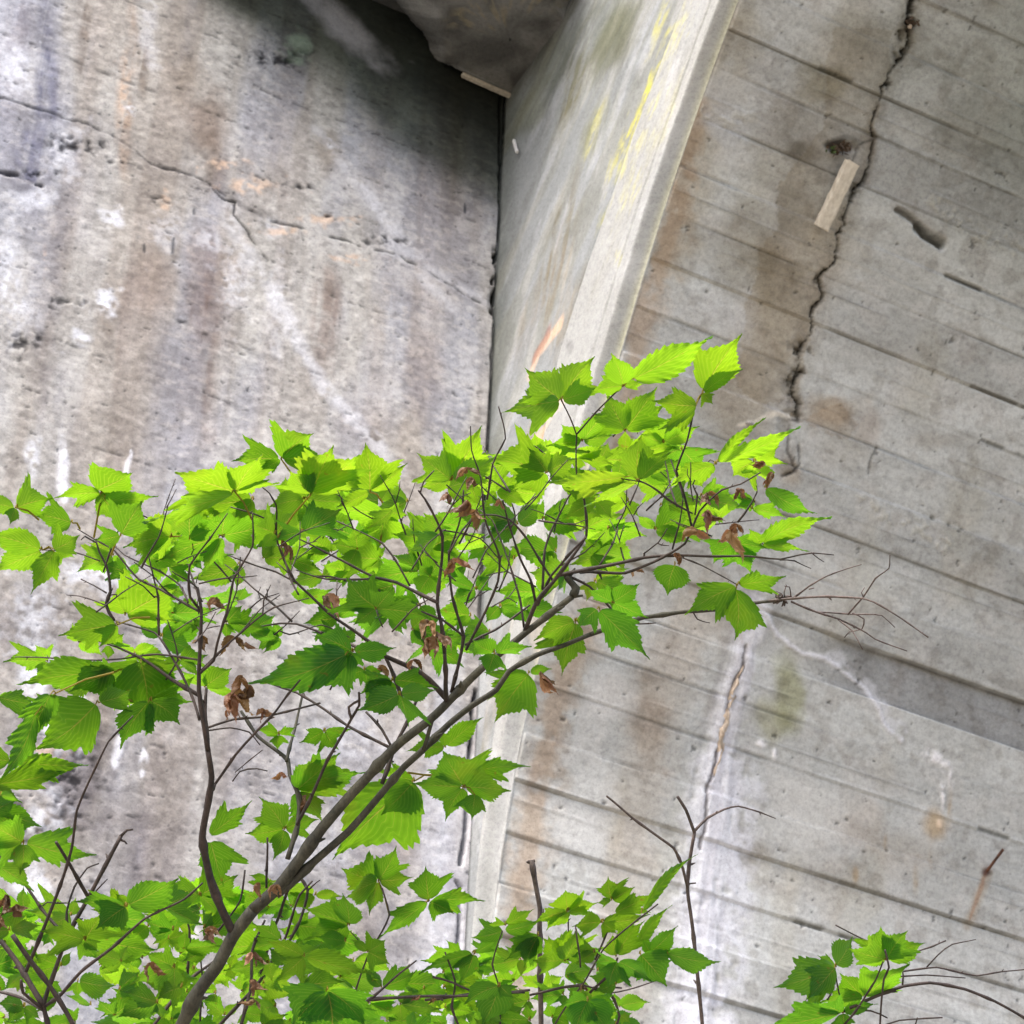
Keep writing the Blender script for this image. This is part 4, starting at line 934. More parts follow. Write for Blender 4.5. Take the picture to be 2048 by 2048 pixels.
def compound(node, tips, depth=D0, pet=None, bright=None, spread=.26, lm=None, over=False, curl=.12):
    """node and tips in photograph pixels; each tip = (x, y[, base x, base y][, half width ratio][, lobe])"""
    own = lm is None; lm = lm or LeafMesh()
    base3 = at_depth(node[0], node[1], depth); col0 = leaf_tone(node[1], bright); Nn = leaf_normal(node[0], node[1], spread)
    for tp in tips:
        tx, ty = node[0] + (tp[0] - node[0]) * 1.13, node[1] + (tp[1] - node[1]) * 1.13; o = tp[2] if len(tp) > 2 and isinstance(tp[2], dict) else {}
        bx, by = o.get('b', (node[0] + (tx - node[0]) * .05, node[1] + (ty - node[1]) * .05))
        N = unit(Nn + np.array([rnd.gauss(0, .14) for _ in range(3)])); V = unit(ray(tx, ty))
        b3 = at_depth(bx, by, depth + rnd.uniform(-.01, .01))
        for _ in range(6):
            d = ray(tx, ty); t_ = ((b3 - CAM) @ N) / (d @ N); t3 = CAM + t_ * d
            flatL = np.linalg.norm(at_depth(tx, ty, depth) - b3)
            if t_ > 0 and np.linalg.norm(t3 - b3) < flatL * 1.35: break
            N = unit(N + V * .5)
        if over: N = -N
        wr = o.get('w', .33 + rnd.uniform(-.03, .05)); dirx = tx - bx
        v, f, uv = leaflet(b3, t3, N, wr=wr, lobe=o.get('l', rnd.choice([0, .5, .8, 1])), asym=o.get('a', rnd.uniform(-.16, .16)), fold=rnd.uniform(.0, .22), curl=o.get('c', curl), seedv=rnd.randrange(99999), twist=rnd.uniform(-.3, .3))
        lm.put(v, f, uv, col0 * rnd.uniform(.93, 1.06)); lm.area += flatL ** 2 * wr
        if np.linalg.norm(b3 - base3) > .004: stalk(lm, base3, b3, .0009, col0)
    if pet is not None: stalk(lm, at_depth(pet[0], pet[1], depth + .01), base3, .0012, col0)
    leafcount[0] += 1
    return lm
def T(x, y, **k): return (x, y, k)

def withered(node, size, depth=D0, lm=None, ang=None):
    """a dead leaf hanging rolled and crumpled from its stalk"""
    lm = lm or LeafMesh(); b3 = at_depth(node[0], node[1], depth); s = size * .76 * D0 / FPX
    for k in range(rnd.choice([2, 3, 3])):
        a_ = (rnd.uniform(-1.1, 1.1) if ang is None else ang + rnd.uniform(-.5, .5)); d = -Uv * math.cos(a_) + Rv * math.sin(a_) + Fv * rnd.uniform(-.5, .5); d = unit(d)
        N = unit(np.array([rnd.gauss(0, 1) for _ in range(3)]))
        v, f, uv = leaflet(b3, b3 + d * s * rnd.uniform(.7, 1.1), N, wr=.34, lobe=0, fold=-.3, curl=.4, seedv=rnd.randrange(9999))
        ax = d; x = v - b3; tt = (x @ ax) / s; Np = unit(N - ax * (N @ ax)); sx = np.cross(Np, ax)
        u_ = (x @ sx) / s; w_ = (x @ Np) / s; R_ = rnd.uniform(.15, .30); th_ = u_ / R_ * rnd.uniform(.8, 1.5) + tt * rnd.uniform(-1.5, 1.5)
        cr = .16 * (vnoise(tt * 7 + 20, u_ * 12 + 30, rnd.randrange(999)) - .5) ; rr = R_ + cr + w_ * .2
        bend = .4 * np.sin(tt * 3 + rnd.random() * 6) * tt
        v2 = b3 + (np.outer(tt, ax) + np.outer(np.sin(th_) * rr + bend, sx) + np.outer(-np.cos(th_) * rr + R_, Np)) * s
        lm.put(v2, f, uv, np.array([1, 1, 1]) * rnd.uniform(.6, 1.5) * np.array([1, rnd.uniform(.85, 1.05), rnd.uniform(.8, 1.1)]))
    return lm

def ground_anchor(P):
    return np.array([P[0], P[1], float(ground_z(np.array([P[0]]), np.array([P[1]]))[0])])

def inside(p, poly):
    x, y = p; c = False; j = len(poly) - 1
    for i in range(len(poly)):
        if ((poly[i][1] > y) != (poly[j][1] > y)) and (x < (poly[j][0] - poly[i][0]) * (y - poly[i][1]) / (poly[j][1] - poly[i][1]) + poly[i][0]): c = not c
        j = i
    return c
def scatter(poly, spacing, n, seedv):
    r_ = random.Random(seedv); xs = [p[0] for p in poly]; ys = [p[1] for p in poly]; out_ = []; tries = 0
    while len(out_) < n and tries < n * 60:
        tries += 1; p = (r_.uniform(min(xs), max(xs)), r_.uniform(min(ys), max(ys)))
        if inside(p, poly) and all((p[0] - q[0]) ** 2 + (p[1] - q[1]) ** 2 > spacing ** 2 for q in out_): out_.append(p)
    return out_

# ================================================================== the large arching shrub
foot = at_depth(300, 2160, D0); base = ground_anchor(foot + np.array([-.12, .05, 0]))
shrub = empty('arching_shrub', tuple(base))
tag(shrub, 'large arching shrub with two leaning stems fanning into bright backlit leaves across the picture', 'shrub')
tb = Tubes()
trunk_px = [(365, 2048), (397, 1982), (434, 1932), (466, 1872), (506, 1820), (558, 1773), (602, 1715), (645, 1653), (703, 1588), (757, 1534), (811, 1484), (858, 1440), (898, 1401), (978, 1325), (1048, 1267), (1094, 1232), (1145, 1193)]
low = [base, foot + (foot - at_depth(397, 1982, D0)) * 2.2]
tb.add(low + px_path([(300, 2160)] + trunk_px[:5], D0, D0), 32 * D0 / FPX / 2, 26 * D0 / FPX / 2, sides=14, knots=.12)
stem(tb, trunk_px[4:], 26, 12, sides=14, knots=.11, power=.8)
stem(tb, [(1145, 1193), (1150, 1175), (1138, 1160), (1133, 1151)], 15, 10, sides=10, knots=.02)
stem(tb, [(1140, 1196), (1166, 1191)], 7, 5)
tb.build('main_stem', M_BARK, shrub)
tb = Tubes()
stem(tb, [(552, 1790), (576, 1773), (627, 1724), (696, 1664), (757, 1596), (811, 1534), (847, 1502), (901, 1448), (948, 1411), (992, 1382), (1016, 1345), (1075, 1310), (1130, 1290), (1180, 1269)], 17, 9, D0, D0 + .03, sides=12, knots=.10)
stem(tb, [(847, 1500), (858, 1465), (870, 1425)], 9, 7)
stem(tb, [(1180, 1269), (1249, 1244), (1288, 1232), (1346, 1226), (1438, 1219), (1506, 1206), (1564, 1199)], 10, 6, D0 + .03, D0 + .05, knots=.05)
tb.build('second_stem', M_BARK, shrub)
BR = [  # side branches: (points, start, end thickness, depth start, end)
 ('side_branch', [([(468, 1870), (439, 1809), (419, 1755), (407, 1675), (416, 1603), (423, 1552), (416, 1502)], 22, 15, 0, -.04), ([(416, 1502), (407, 1440), (400, 1380), (401, 1334), (403, 1263), (403, 1220), (394, 1175)], 13, 8, -.04, -.06),
   ([(416, 1502), (412, 1440), (413, 1375)], 9, 8, -.04, -.02),
   ([(401, 1345), (427, 1320), (433, 1294), (453, 1226), (464, 1160), (507, 1092), (505, 1027)], 7, 4, -.05, -.12), ([(401, 1347), (456, 1286), (498, 1249), (550, 1215), (618, 1196)], 6, 3, -.05, -.08),
   ([(403, 1340), (470, 1270), (520, 1215), (560, 1190)], 5, 2, -.05, .02),
   ([(403, 1222), (379, 1192), (376, 1129), (421, 1075), (455, 1027)], 7, 3, -.05, -.10), ([(403, 1225), (336, 1189), (276, 1160), (228, 1100), (188, 1078), (155, 1058)], 7, 3, -.05, .02),
   ([(376, 1205), (360, 1170), (325, 1143), (250, 1109), (213, 1075)], 5, 3, -.05, .04), ([(345, 1192), (310, 1155), (268, 1124)], 4, 2, -.05, -.12), ([(394, 1175), (344, 1143)], 4, 3, -.06, -.1),
   ([(318, 1271), (313, 1192), (307, 1163), (298, 1115)], 6, 4, -.02, -.02), ([(309, 1195), (290, 1170), (250, 1153)], 4, 2, -.02, -.04), ([(332, 1360), (356, 1320), (350, 1290), (335, 1240)], 5, 3, 0, 0)]),
 ('side_branch', [([(399, 1391), (342, 1360), (270, 1311), (236, 1294), (182, 1277)], 11, 4, -.02, .02), ([(399, 1440), (385, 1395), (362, 1340), (322, 1283), (307, 1266), (260, 1250), (228, 1241)], 7, 4, -.04, .04),
   ([(228, 1241), (218, 1224), (213, 1209), (221, 1186), (212, 1135), (199, 1106), (191, 1078)], 9, 5, .04, .04), ([(215, 1212), (160, 1192), (133, 1190)], 4, 2, .04, .08), ([(213, 1186), (162, 1158)], 4, 3, .04, .06), ([(221, 1190), (252, 1184)], 3, 2, .04, .04), ([(200, 1122), (150, 1104), (110, 1100), (85, 1100)], 3.5, 3, .04, .05),
   ([(399, 1320), (313, 1308), (242, 1315), (157, 1317), (83, 1314), (30, 1314)], 5, 3, -.02, .06), ([(191, 1085), (172, 1072), (162, 1080)], 4, 3, .04, .03)]),
 ('side_branch', [([(896, 1400), (857, 1360), (800, 1328), (757, 1305), (740, 1303)], 16, 11, 0, -.03), ([(720, 1297), (706, 1291), (649, 1268), (592, 1246), (560, 1245), (515, 1254)], 9, 4, .02, .08), ([(584, 1243), (535, 1197), (478, 1149), (450, 1129)], 6, 3, .04, .1), ([(560, 1262), (580, 1268), (640, 1252), (700, 1275)], 4, 2, .03, .06)]),
 ('side_branch', [([(893, 1405), (888, 1370), (889, 1305)], 13, 10, 0, -.04), ([(889, 1305), (884, 1250), (877, 1206), (885, 1120), (885, 1072), (874, 1044), (849, 998), (837, 981)], 10, 5, -.04, -.10), ([(841, 984), (850, 962), (868, 941)], 4, 3, -.1, -.1),
   ([(877, 1206), (843, 1189), (792, 1166), (749, 1156), (692, 1123), (649, 1103), (592, 1075)], 9, 4, -.06, -.02), ([(750, 1157), (692, 1162), (655, 1163), (592, 1140)], 6, 3, -.05, .0), ([(820, 1172), (790, 1120), (762, 1086), (715, 1062), (673, 1042)], 5, 3, -.03, .0),
   ([(903, 1385), (928, 1277), (915, 1230), (905, 1192), (897, 1106), (917, 1049), (925, 1020), (927, 980)], 9, 4, 0, -.06), ([(925, 1271), (888, 1240), (820, 1212), (777, 1200), (735, 1160)], 6, 3, -.02, -.05), ([(932, 1300), (971, 1220), (994, 1163), (997, 1120), (974, 1049), (962, 957), (943, 902), (941, 852)], 7, 3, -.02, -.12),
   ([(974, 999), (985, 930), (1011, 879), (997, 813)], 5, 3, -.10, -.14), ([(930, 1290), (990, 1260), (1060, 1210)], 6, 5, .01, .02), ([(897, 1110), (925, 1060), (945, 1030), (915, 990), (893, 970)], 5, 3, -.06, -.03), ([(885, 1060), (960, 1075), (1000, 1120)], 4, 3, -.05, 0)]),
 ('side_branch', [([(811, 1415), (770, 1310), (723, 1271), (661, 1229), (621, 1192), (590, 1163), (567, 1120), (552, 1078), (550, 1049), (507, 1027), (461, 1014)], 10, 4, .03, .0), ([(592, 1165), (550, 1143), (507, 1129), (455, 1110)], 5, 3, .01, .03), ([(552, 1060), (555, 1010), (540, 985), (525, 975)], 5, 3, 0, -.02)]),
 ('side_branch', [([(1050, 1262), (1071, 1205), (1114, 1151), (1172, 1073), (1168, 1000), (1160, 975)], 12, 5, 0, -.06), ([(1071, 1205), (1060, 1160), (1040, 1116), (1016, 1038), (1005, 1000)], 7, 4, -.01, -.08), ([(1048, 1255), (1040, 1200), (1025, 1150), (1005, 1085), (985, 1040), (960, 1020)], 6, 3, .0, .03), ([(1020, 1060), (1026, 1030), (1024, 1007)], 4, 3, -.05, -.08),
   ([(1085, 1180), (1092, 1100), (1110, 1050), (1133, 999), (1150, 975)], 7, 4, .03, .05), ([(1172, 1075), (1135, 1110), (1100, 1150), (1075, 1210)], 6, 7, -.06, .0), ([(1105, 1160), (1080, 1120), (1055, 1080), (1020, 1040), (990, 1030), (952, 1030)], 6, 4, .02, 0)]),
 ('side_branch', [([(1114, 1151), (1133, 1147), (1211, 1131), (1288, 1116), (1366, 1112), (1482, 1112), (1560, 1120), (1600, 1110), (1626, 1106), (1668, 1110)], 10, 3, 0, -.02), ([(1560, 1120), (1590, 1125), (1622, 1137)], 3.5, 2, -.02, 0), ([(1622, 1105), (1648, 1124)], 3, 2, -.02, -.01),
   ([(1160, 1145), (1180, 1143), (1249, 1147), (1308, 1124), (1366, 1089), (1381, 1058), (1397, 1023), (1443, 980), (1482, 968), (1521, 945)], 8, 4, .01, -.05), ([(1383, 1052), (1366, 980), (1352, 937), (1370, 883), (1389, 813), (1405, 786)], 6, 4, -.02, -.08), ([(1345, 1098), (1355, 1050), (1366, 999)], 5, 3, 0, -.04),
   ([(1385, 1027), (1330, 1000), (1288, 968), (1242, 957)], 4, 3, -.03, -.08), ([(1199, 1131), (1220, 1095), (1236, 1055)], 5, 4, 0, .03), ([(1390, 1030), (1395, 990), (1384, 970), (1420, 920), (1432, 926)], 4, 3, -.03, -.04), ([(1475, 1045), (1500, 1010), (1515, 985), (1510, 950)], 5, 3, .0, .0)]),
 ('side_branch', [([(1120, 1150), (1133, 1151), (1180, 1174), (1215, 1208), (1240, 1238), (1275, 1247), (1312, 1246)], 7, 3, .0, .02), ([(1385, 1222), (1395, 1236), (1420, 1246)], 4, 2, .04, .04), ([(1225, 1218), (1240, 1250), (1262, 1243)], 5, 4, .01, .03)]),
 ('side_branch', [([(1350, 1110), (1400, 1130), (1440, 1150), (1475, 1170)], 4, 3, .0, -.04), ([(1152, 898), (1154, 870), (1123, 801)], 4, 3.5, -.04, -.06), ([(1154, 868), (1195, 821), (1247, 770), (1272, 752)], 4.5, 3, -.05, -.08), ([(1168, 1000), (1150, 950), (1152, 898)], 5, 4, -.03, -.04),
   ([(1106, 922), (1075, 895), (1055, 887), (1040, 885)], 5, 2.5, .0, .0), ([(1226, 873), (1250, 850), (1272, 846), (1275, 868)], 4, 2, .03, .0), ([(1277, 961), (1320, 985), (1385, 1027)], 4, 4, -.08, -.04)]),
]
for nm, paths in BR:
    if paths is BR[-1][1]:
        for pts, w0, w1, da, db in paths:
            tb = Tubes(); stem(tb, pts, max(w0 * .84, 2.6), max(w1 * .72, 1.7), D0 + da, D0 + db, knots=.035, sides=7); tb.build('twig', M_TWIG, shrub)
        continue
    tb = Tubes()
    for pts, w0, w1, da, db in paths: stem(tb, pts, max(w0 * .84, 2.6), max(w1 * .72, 1.7), D0 + da, D0 + db, knots=.035 if w0 < 8 else .05, sides=7)
    tb.build(nm, M_TWIG, shrub)
# fine twigs all through the crown
for g in range(3):
    tb = Tubes()
    for p in scatter([(200, 1120), (330, 1040), (520, 1040), (850, 1010), (950, 960), (1330, 940), (1430, 980), (1480, 1070), (1190, 1160), (970, 1290), (640, 1290), (330, 1300), (180, 1260)], 30, 24, 60 + g):
        an = rnd.choice([-1, 1]) * rnd.uniform(.2, 1.1) if rnd.random() < .75 else rnd.uniform(-1.7, 1.7); L = rnd.uniform(60, 150); k = rnd.uniform(-.35, .35); dd = rnd.uniform(-.12, .14)
        q = (p[0] + math.sin(an) * L * .5, p[1] - math.cos(an) * L * .5); e_ = (q[0] + math.sin(an + k) * L * .5, q[1] - math.cos(an + k) * L * .5)
        stem(tb, [p, q, e_], rnd.uniform(2.6, 4.0), 1.6, D0 + dd, D0 + dd + rnd.uniform(-.05, .05), knots=.022, sides=6)
        if rnd.random() < .5:
            stem(tb, [q, (q[0] + math.sin(an - k * 3) * L * .35, q[1] - math.cos(an - k * 3) * L * .35)], 2.4, 1.5, D0 + dd, D0 + dd, knots=.02, sides=6)
    o = tb.build('fine_twigs', M_TWIG, shrub); o['kind'] = 'stuff'
# bare dead twig spray reaching out to the right
tb = Tubes()
for pts, w0, w1, da, db in [([(1500, 1206), (1564, 1199), (1585, 1197), (1658, 1192), (1727, 1195), (1749, 1203), (1803, 1237), (1857, 1275)], 6, 2.5, .05, .02), ([(1585, 1197), (1618, 1172), (1669, 1148), (1723, 1129)], 4, 2, .05, .0),
    ([(1582, 1203), (1633, 1224), (1676, 1239), (1730, 1266), (1749, 1279), (1814, 1302)], 4.5, 2.2, .05, .08), ([(1633, 1224), (1698, 1228), (1763, 1230), (1790, 1255)], 3.5, 2, .06, .06), ([(1696, 1229), (1727, 1194), (1749, 1157), (1778, 1137), (1780, 1110)], 4, 2, .06, -.02),
    ([(1676, 1239), (1705, 1262), (1725, 1299)], 3.2, 2, .06, .04), ([(1705, 1226), (1728, 1237), (1725, 1255), (1700, 1262), (1689, 1275)], 3.2, 2, .06, .1), ([(1727, 1194), (1729, 1175)], 3, 2, .03, .03), ([(1618, 1178), (1628, 1176)], 3, 2, .05, .05), ([(1568, 1198), (1552, 1182)], 4, 2, .05, .05), ([(1570, 1198), (1572, 1172)], 3, 2, .05, .05), ([(1582, 1197), (1580, 1178), (1570, 1172)], 3, 2, .05, .03)]:
    stem(tb, pts, w0, w1, D0 + da, D0 + db, knots=.03, sides=6)
for k in range(14):
    tb.cone(at_depth(1562 + rnd.uniform(-10, 10), 1198 + rnd.uniform(-6, 6), D0 + .05), unit(np.array([rnd.gauss(0, 1), rnd.gauss(0, 1), rnd.gauss(0, 1)])), .0016, .007)
o = tb.build('bare_twig_spray', M_PALETWIG, shrub); o['label'] = 'leafless dead twigs at the right end of the shrub'
# thin stems growing out of the lower trunk
tb = Tubes()
for pts, w0, w1, da, db in [([(575, 1718), (594, 1650), (596, 1596), (576, 1552), (573, 1523), (515, 1473), (482, 1422)], 11, 6, 0, .08), ([(573, 1523), (587, 1458), (609, 1368)], 7, 4, .03, .1)]:
    stem(tb, pts, w0, w1, D0 + da, D0 + db, knots=.05)
tb.build('side_branch', M_BARK, shrub)
tb = Tubes()
for pts, w0, w1, da, db in [([(594, 1650), (623, 1592), (652, 1523), (703, 1437), (719, 1411), (718, 1385)], 7, 5, 0, -.06), ([(786, 1498), (703, 1455), (649, 1419), (594, 1386), (522, 1361)], 7, 4, .02, .1), ([(786, 1498), (768, 1458), (732, 1424)], 6, 5, .02, .04),
    ([(764, 1567), (775, 1538), (789, 1494), (811, 1451), (836, 1393)], 9, 6, .03, .06), ([(426, 1574), (470, 1513), (550, 1428), (576, 1390), (600, 1360)], 6, 4, 0, -.05), ([(408, 1458), (470, 1437), (542, 1428), (641, 1406)], 5, 4, 0, .02), ([(412, 1462), (460, 1456), (500, 1464), (520, 1490)], 3.5, 2.5, 0, .03),
    ([(576, 1780), (558, 1834), (540, 1874), (522, 1946)], 6, 7, 0, .1), ([(535, 1675), (532, 1720), (533, 1776)], 4, 5, .02, .02), ([(703, 1437), (700, 1410), (720, 1400)], 6, 5, -.05, -.05), ([(525, 1500), (470, 1545)], 2.5, 2, .05, .05), ([(465, 1563), (480, 1545), (515, 1538), (535, 1542)], 3, 2.5, .05, .05), ([(660, 1380), (668, 1360), (690, 1365)], 4, 3, 0, 0)]:
    stem(tb, pts, w0, w1, D0 + da, D0 + db, knots=.045, sides=7)
tb.build('side_branch', M_TWIG, shrub)

L1 = []          # compound leaves of the big shrub
def add(node, tips, dz=0.0, **k): L1.append(compound(node, tips, D0 + dz, **k))
add((204, 985), [T(259, 945, b=(196, 980), w=.62, l=.3), T(120, 991, w=.36), T(303, 989, b=(211, 1000), w=.30), T(238, 1040, b=(200, 990), w=.42)], pet=(188, 1075), bright=.5)
add((31, 1015), [T(98, 997, w=.5), T(-24, 1008, w=.4), T(22, 1046, w=.45)], pet=(78, 1040), bright=.5)
add((145, 1046), [T(76, 1030, w=.45)], pet=(160, 1058), bright=.5)
add((85, 1100), [T(-18, 1068, w=.36), T(-4, 1136, w=.36), T(152, 1072, b=(108, 1098), w=.46), T(64, 1176, b=(108, 1103), w=.26), T(142, 1112, b=(110, 1104), w=.4)], bright=.6)
add((241, 1071), [T(284, 1006, w=.5), T(194, 1077, w=.42)], dz=-.06, pet=(222, 1110), bright=.35)
add((344, 1073), [T(255, 1090, w=.4), T(262, 1050, w=.62, l=.3), T(290, 1110, w=.4)], pet=(375, 1085), bright=.85)
add((379, 1078), [T(384, 1012, w=.5), T(420, 1060, w=.4)], dz=-.03, bright=.15)
add((470, 984), [T(362, 944, w=.40), T(518, 915, w=.5), T(548, 964, w=.36), T(304, 1030, b=(462, 990), w=.20)], dz=-.04, pet=(504, 1040), bright=1)
add((444, 1072), [T(456, 1018, w=.5), T(326, 1114, w=.34), T(541, 1040, w=.40), T(405, 1140, w=.3)], dz=.0, bright=.1)
add((236, 1249), [T(129, 1268, w=.36), T(200, 1290, w=.4)], pet=(300, 1235), bright=.8)
add((250, 1230), [T(345, 1180, w=.55, l=.4), T(235, 1180, w=.5), T(345, 1240, w=.4)], dz=.06, bright=.8)
add((228, 1345), [T(65, 1355, w=.26), T(179, 1322, w=.6), T(150, 1376, w=.42)], pet=(290, 1325), bright=.5)
add((281, 1320), [T(290, 1425, w=.52, l=.5), T(190, 1372, w=.3), T(345, 1372, w=.5)], bright=.35)
add((197, 1405), [T(85, 1486, w=.36), T(258, 1380, w=.38)], pet=(265, 1402), bright=.45)
add((300, 1400), [T(246, 1482, w=.36), T(352, 1440, w=.5), T(375, 1400, w=.5)], bright=.2)
add((112, 1386), [T(60, 1480, b=(100, 1390), w=.2), T(84, 1450, w=.30), T(12, 1540, b=(70, 1430), w=.16)], dz=-.05, pet=(228, 1345), bright=.3)
add((-6, 1395), [T(76, 1408, w=.26), T(-60, 1420, w=.4)], bright=.2)
add((22, 1523), [T(160, 1527, w=.20), T(-60, 1500, w=.4)], bright=.5)
add((-14, 1570), [T(128, 1534, w=.20), T(-80, 1560, w=.4), T(40, 1600, w=.3)], bright=.8)
add((417, 1672), [T(494, 1608, w=.24)], dz=.05, bright=.3)
add((420, 1680), [T(445, 1760, w=.4)], dz=.06, bright=.15)
add((562, 918), [T(622, 868, w=.46), T(476, 920, w=.36), T(646, 907, w=.36), T(518, 938, w=.25)], pet=(600, 985), bright=.6)
add((621, 990), [T(706, 912, w=.52, l=.6), T(583, 944, w=.5), T(662, 898, w=.45)], dz=-.05, pet=(555, 1075), bright=1)
add((740, 984), [T(732, 895, w=.50, l=.6), T(805, 930, w=.38), T(678, 1010, w=.3)], dz=-.03, pet=(765, 1005), bright=.95)
add((609, 998), [T(544, 1012, w=.42), T(690, 1000, w=.34), T(588, 965, w=.5)], bright=.6)
add((604, 1064), [T(676, 1022, w=.42), T(553, 1078, w=.42)], dz=-.05, bright=.05)
add((550, 1066), [T(594, 1020, w=.5), T(506, 1050, w=.6), T(527, 1094, w=.42)], bright=.7)
add((772, 1026), [T(668, 1018, w=.42), T(755, 1090, w=.52, l=.5), T(812, 1030, w=.5)], pet=(760, 1088), bright=.6)
add((786, 1018), [T(738, 1055, w=.24)], dz=-.08, over=True)
add((880, 1069), [T(792, 1066, w=.34), T(820, 1100, w=.3), T(850, 1030, w=.5)], bright=.6)
add((903, 960), [T(842, 912, w=.42), T(888, 894, w=.40), T(956, 862, w=.36), T(984, 915, w=.30), T(846, 972, w=.4)], dz=-.04, bright=1)
add((715, 1098), [T(668, 1088, w=.5), T(706, 1060, w=.6), T(690, 1140, w=.4)], bright=.5)
add((860, 1152), [T(884, 1112, w=.55), T(838, 1188, w=.6), T(840, 1130, w=.5)], bright=.5)
add((752, 1217), [T(698, 1160, w=.50), T(850, 1234, w=.34), T(712, 1245, w=.4), T(782, 1180, w=.6)], dz=-.07, bright=.05)
add((660, 1202), [T(712, 1204, w=.24)], bright=.5)
add((706, 1303), [T(627, 1371, w=.42), T(521, 1357, b=(690, 1310), w=.24), T(635, 1274, w=.5), T(783, 1294, w=.36), T(695, 1336, w=.5)], dz=-.06, bright=.05)
add((729, 1340), [T(700, 1352, w=.5), T(735, 1368, w=.5), T(762, 1342, w=.45)], bright=.2)
add((786, 1360), [T(728, 1384, w=.34), T(866, 1372, w=.34), T(735, 1410, w=.4)], dz=-.05, bright=.05)
add((800, 1388), [T(818, 1444, w=.55), T(725, 1416, w=.34), T(865, 1380, w=.34)], dz=-.06, bright=.15)
add((1123, 801), [T(1020, 822, w=.34), T(1058, 744, w=.50), T(1182, 722, w=.44, l=.5), T(1190, 776, w=.34)], dz=-.06, bright=.75)
add((1247, 772), [T(1404, 674, b=(1269, 757), w=.25, l=0), T(1226, 712, w=.46), T(1186, 780, w=.38), T(1286, 766, w=.3)], dz=-.08, bright=.6)
add((1405, 786), [T(1473, 677, w=.36, l=.5), T(1476, 742, w=.22), T(1316, 797, b=(1392, 812), w=.42), T(1326, 850, b=(1388, 818), w=.24), T(1424, 806, w=.5)], dz=-.08, bright=.95)
add((1250, 862), [T(1307, 782, w=.42, l=.5), T(1217, 792, w=.46), T(1324, 812, w=.34), T(1190, 830, w=.4)], dz=-.02, bright=.7)
add((1165, 882), [T(1128, 850, w=.5), T(1210, 824, w=.44), T(1100, 890, w=.42), T(1220, 870, w=.4)], dz=.02, bright=.5)
add((1277, 961), [T(1282, 876, w=.46, l=.7), T(1334, 908, w=.34), T(1110, 960, b=(1250, 954), w=.20, l=.5), T(1180, 1004, w=.28)], dz=-.08, bright=.95)
add((1094, 945), [T(990, 917, w=.5), T(1030, 975, w=.46), T(1150, 920, w=.4), T(1060, 900, w=.5)], dz=.0, bright=1)
add((1432, 928), [T(1578, 856, w=.20, l=0), T(1354, 962, w=.34, l=.4), T(1520, 842, w=.10, l=0)], dz=-.06, bright=.9)
add((1327, 885), [T(1390, 854, w=.42), T(1286, 868, w=.42), T(1345, 835, w=.5)], dz=.0, bright=.6)
add((1362, 898), [T(1400, 940, w=.5), T(1322, 912, w=.5)], dz=.04, bright=.2)
add((1509, 922), [T(1554, 898, w=.42), T(1469, 952, w=.50), T(1530, 960, w=.5)], dz=-.04, over=True)
add((1512, 918), [T(1568, 926, w=.24)], bright=1)
add((1529, 974), [T(1616, 1036, w=.30, l=0, c=.5)], dz=-.08, over=True, bright=.3)
add((1502, 1017), [T(1568, 1032, w=.38)], bright=.35)
add((1509, 1003), [T(1459, 990, w=.4), T(1475, 1012, w=.4)], bright=.2)
add((1521, 1089), [T(1646, 1034, w=.20), T(1608, 1097, w=.20), T(1500, 1060, w=.4)], bright=.8)
add((1463, 1087), [T(1530, 1095, w=.44), T(1432, 1120, w=.5), T(1500, 1140, w=.4)], bright=.2)
add((1475, 1170), [T(1385, 1222, w=.28), T(1562, 1150, w=.26), T(1474, 1264, b=(1472, 1178), w=.52, l=.2)], dz=-.05, bright=.6)
add((1350, 1128), [T(1338, 1182, w=.62, l=0)], dz=-.04, bright=.2)
add((1195, 1217), [T(1288, 1304, w=.38, l=.5), T(1160, 1252, w=.4)], dz=-.09, bright=.0)
add((1225, 1205), [T(1274, 1170, w=.4), T(1288, 1230, w=.45), T(1180, 1180, w=.45)], dz=-.04, bright=.0)
add((1152, 1242), [T(1076, 1275, w=.40), T(1126, 1336, w=.40), T(1190, 1236, w=.4)], dz=.03, bright=.6)
add((1059, 1345), [T(1000, 1430, w=.42), T(985, 1390, w=.3), T(1100, 1338, w=.3)], dz=.03, bright=.5)
add((989, 1306), [T(950, 1282, w=.5), T(1055, 1292, w=.40), T(975, 1345, w=.5)], dz=-.03, bright=.1)
add((649, 1462), [T(604, 1482, w=.4), T(674, 1494, w=.42), T(702, 1458, w=.22)], dz=.03, bright=.2)
add((558, 1469), [T(518, 1460, w=.42), T(588, 1455, w=.4), T(556, 1496, w=.5)], dz=.05, bright=.3)
add((591, 1583), [T(668, 1508, w=.42, l=.3), T(720, 1542, w=.36), T(640, 1632, w=.45)], dz=.04, bright=.2)
add((569, 1658), [T(499, 1665, w=.45), T(525, 1600, w=.5), T(548, 1712, w=.35), T(630, 1640, w=.4)], dz=.06, bright=.4)
add((927, 1574), [T(835, 1566, w=.40, l=.4), T(890, 1505, w=.5), T(1044, 1536, b=(940, 1545), w=.2), T(1013, 1578, w=.50, l=.3), T(942, 1632, b=(950, 1590), w=.5), T(894, 1632, w=.34)], pet=(815, 1545), bright=.35)
add((829, 1562), [T(686, 1694, w=.34, l=.4), T(770, 1620, w=.6), T(760, 1540, w=.4)], dz=.04, pet=(870, 1550), bright=.4)
add((891, 1494), [T(958, 1440, w=.30), T(822, 1500, w=.3), T(880, 1460, w=.3)], dz=.05, bright=.35)
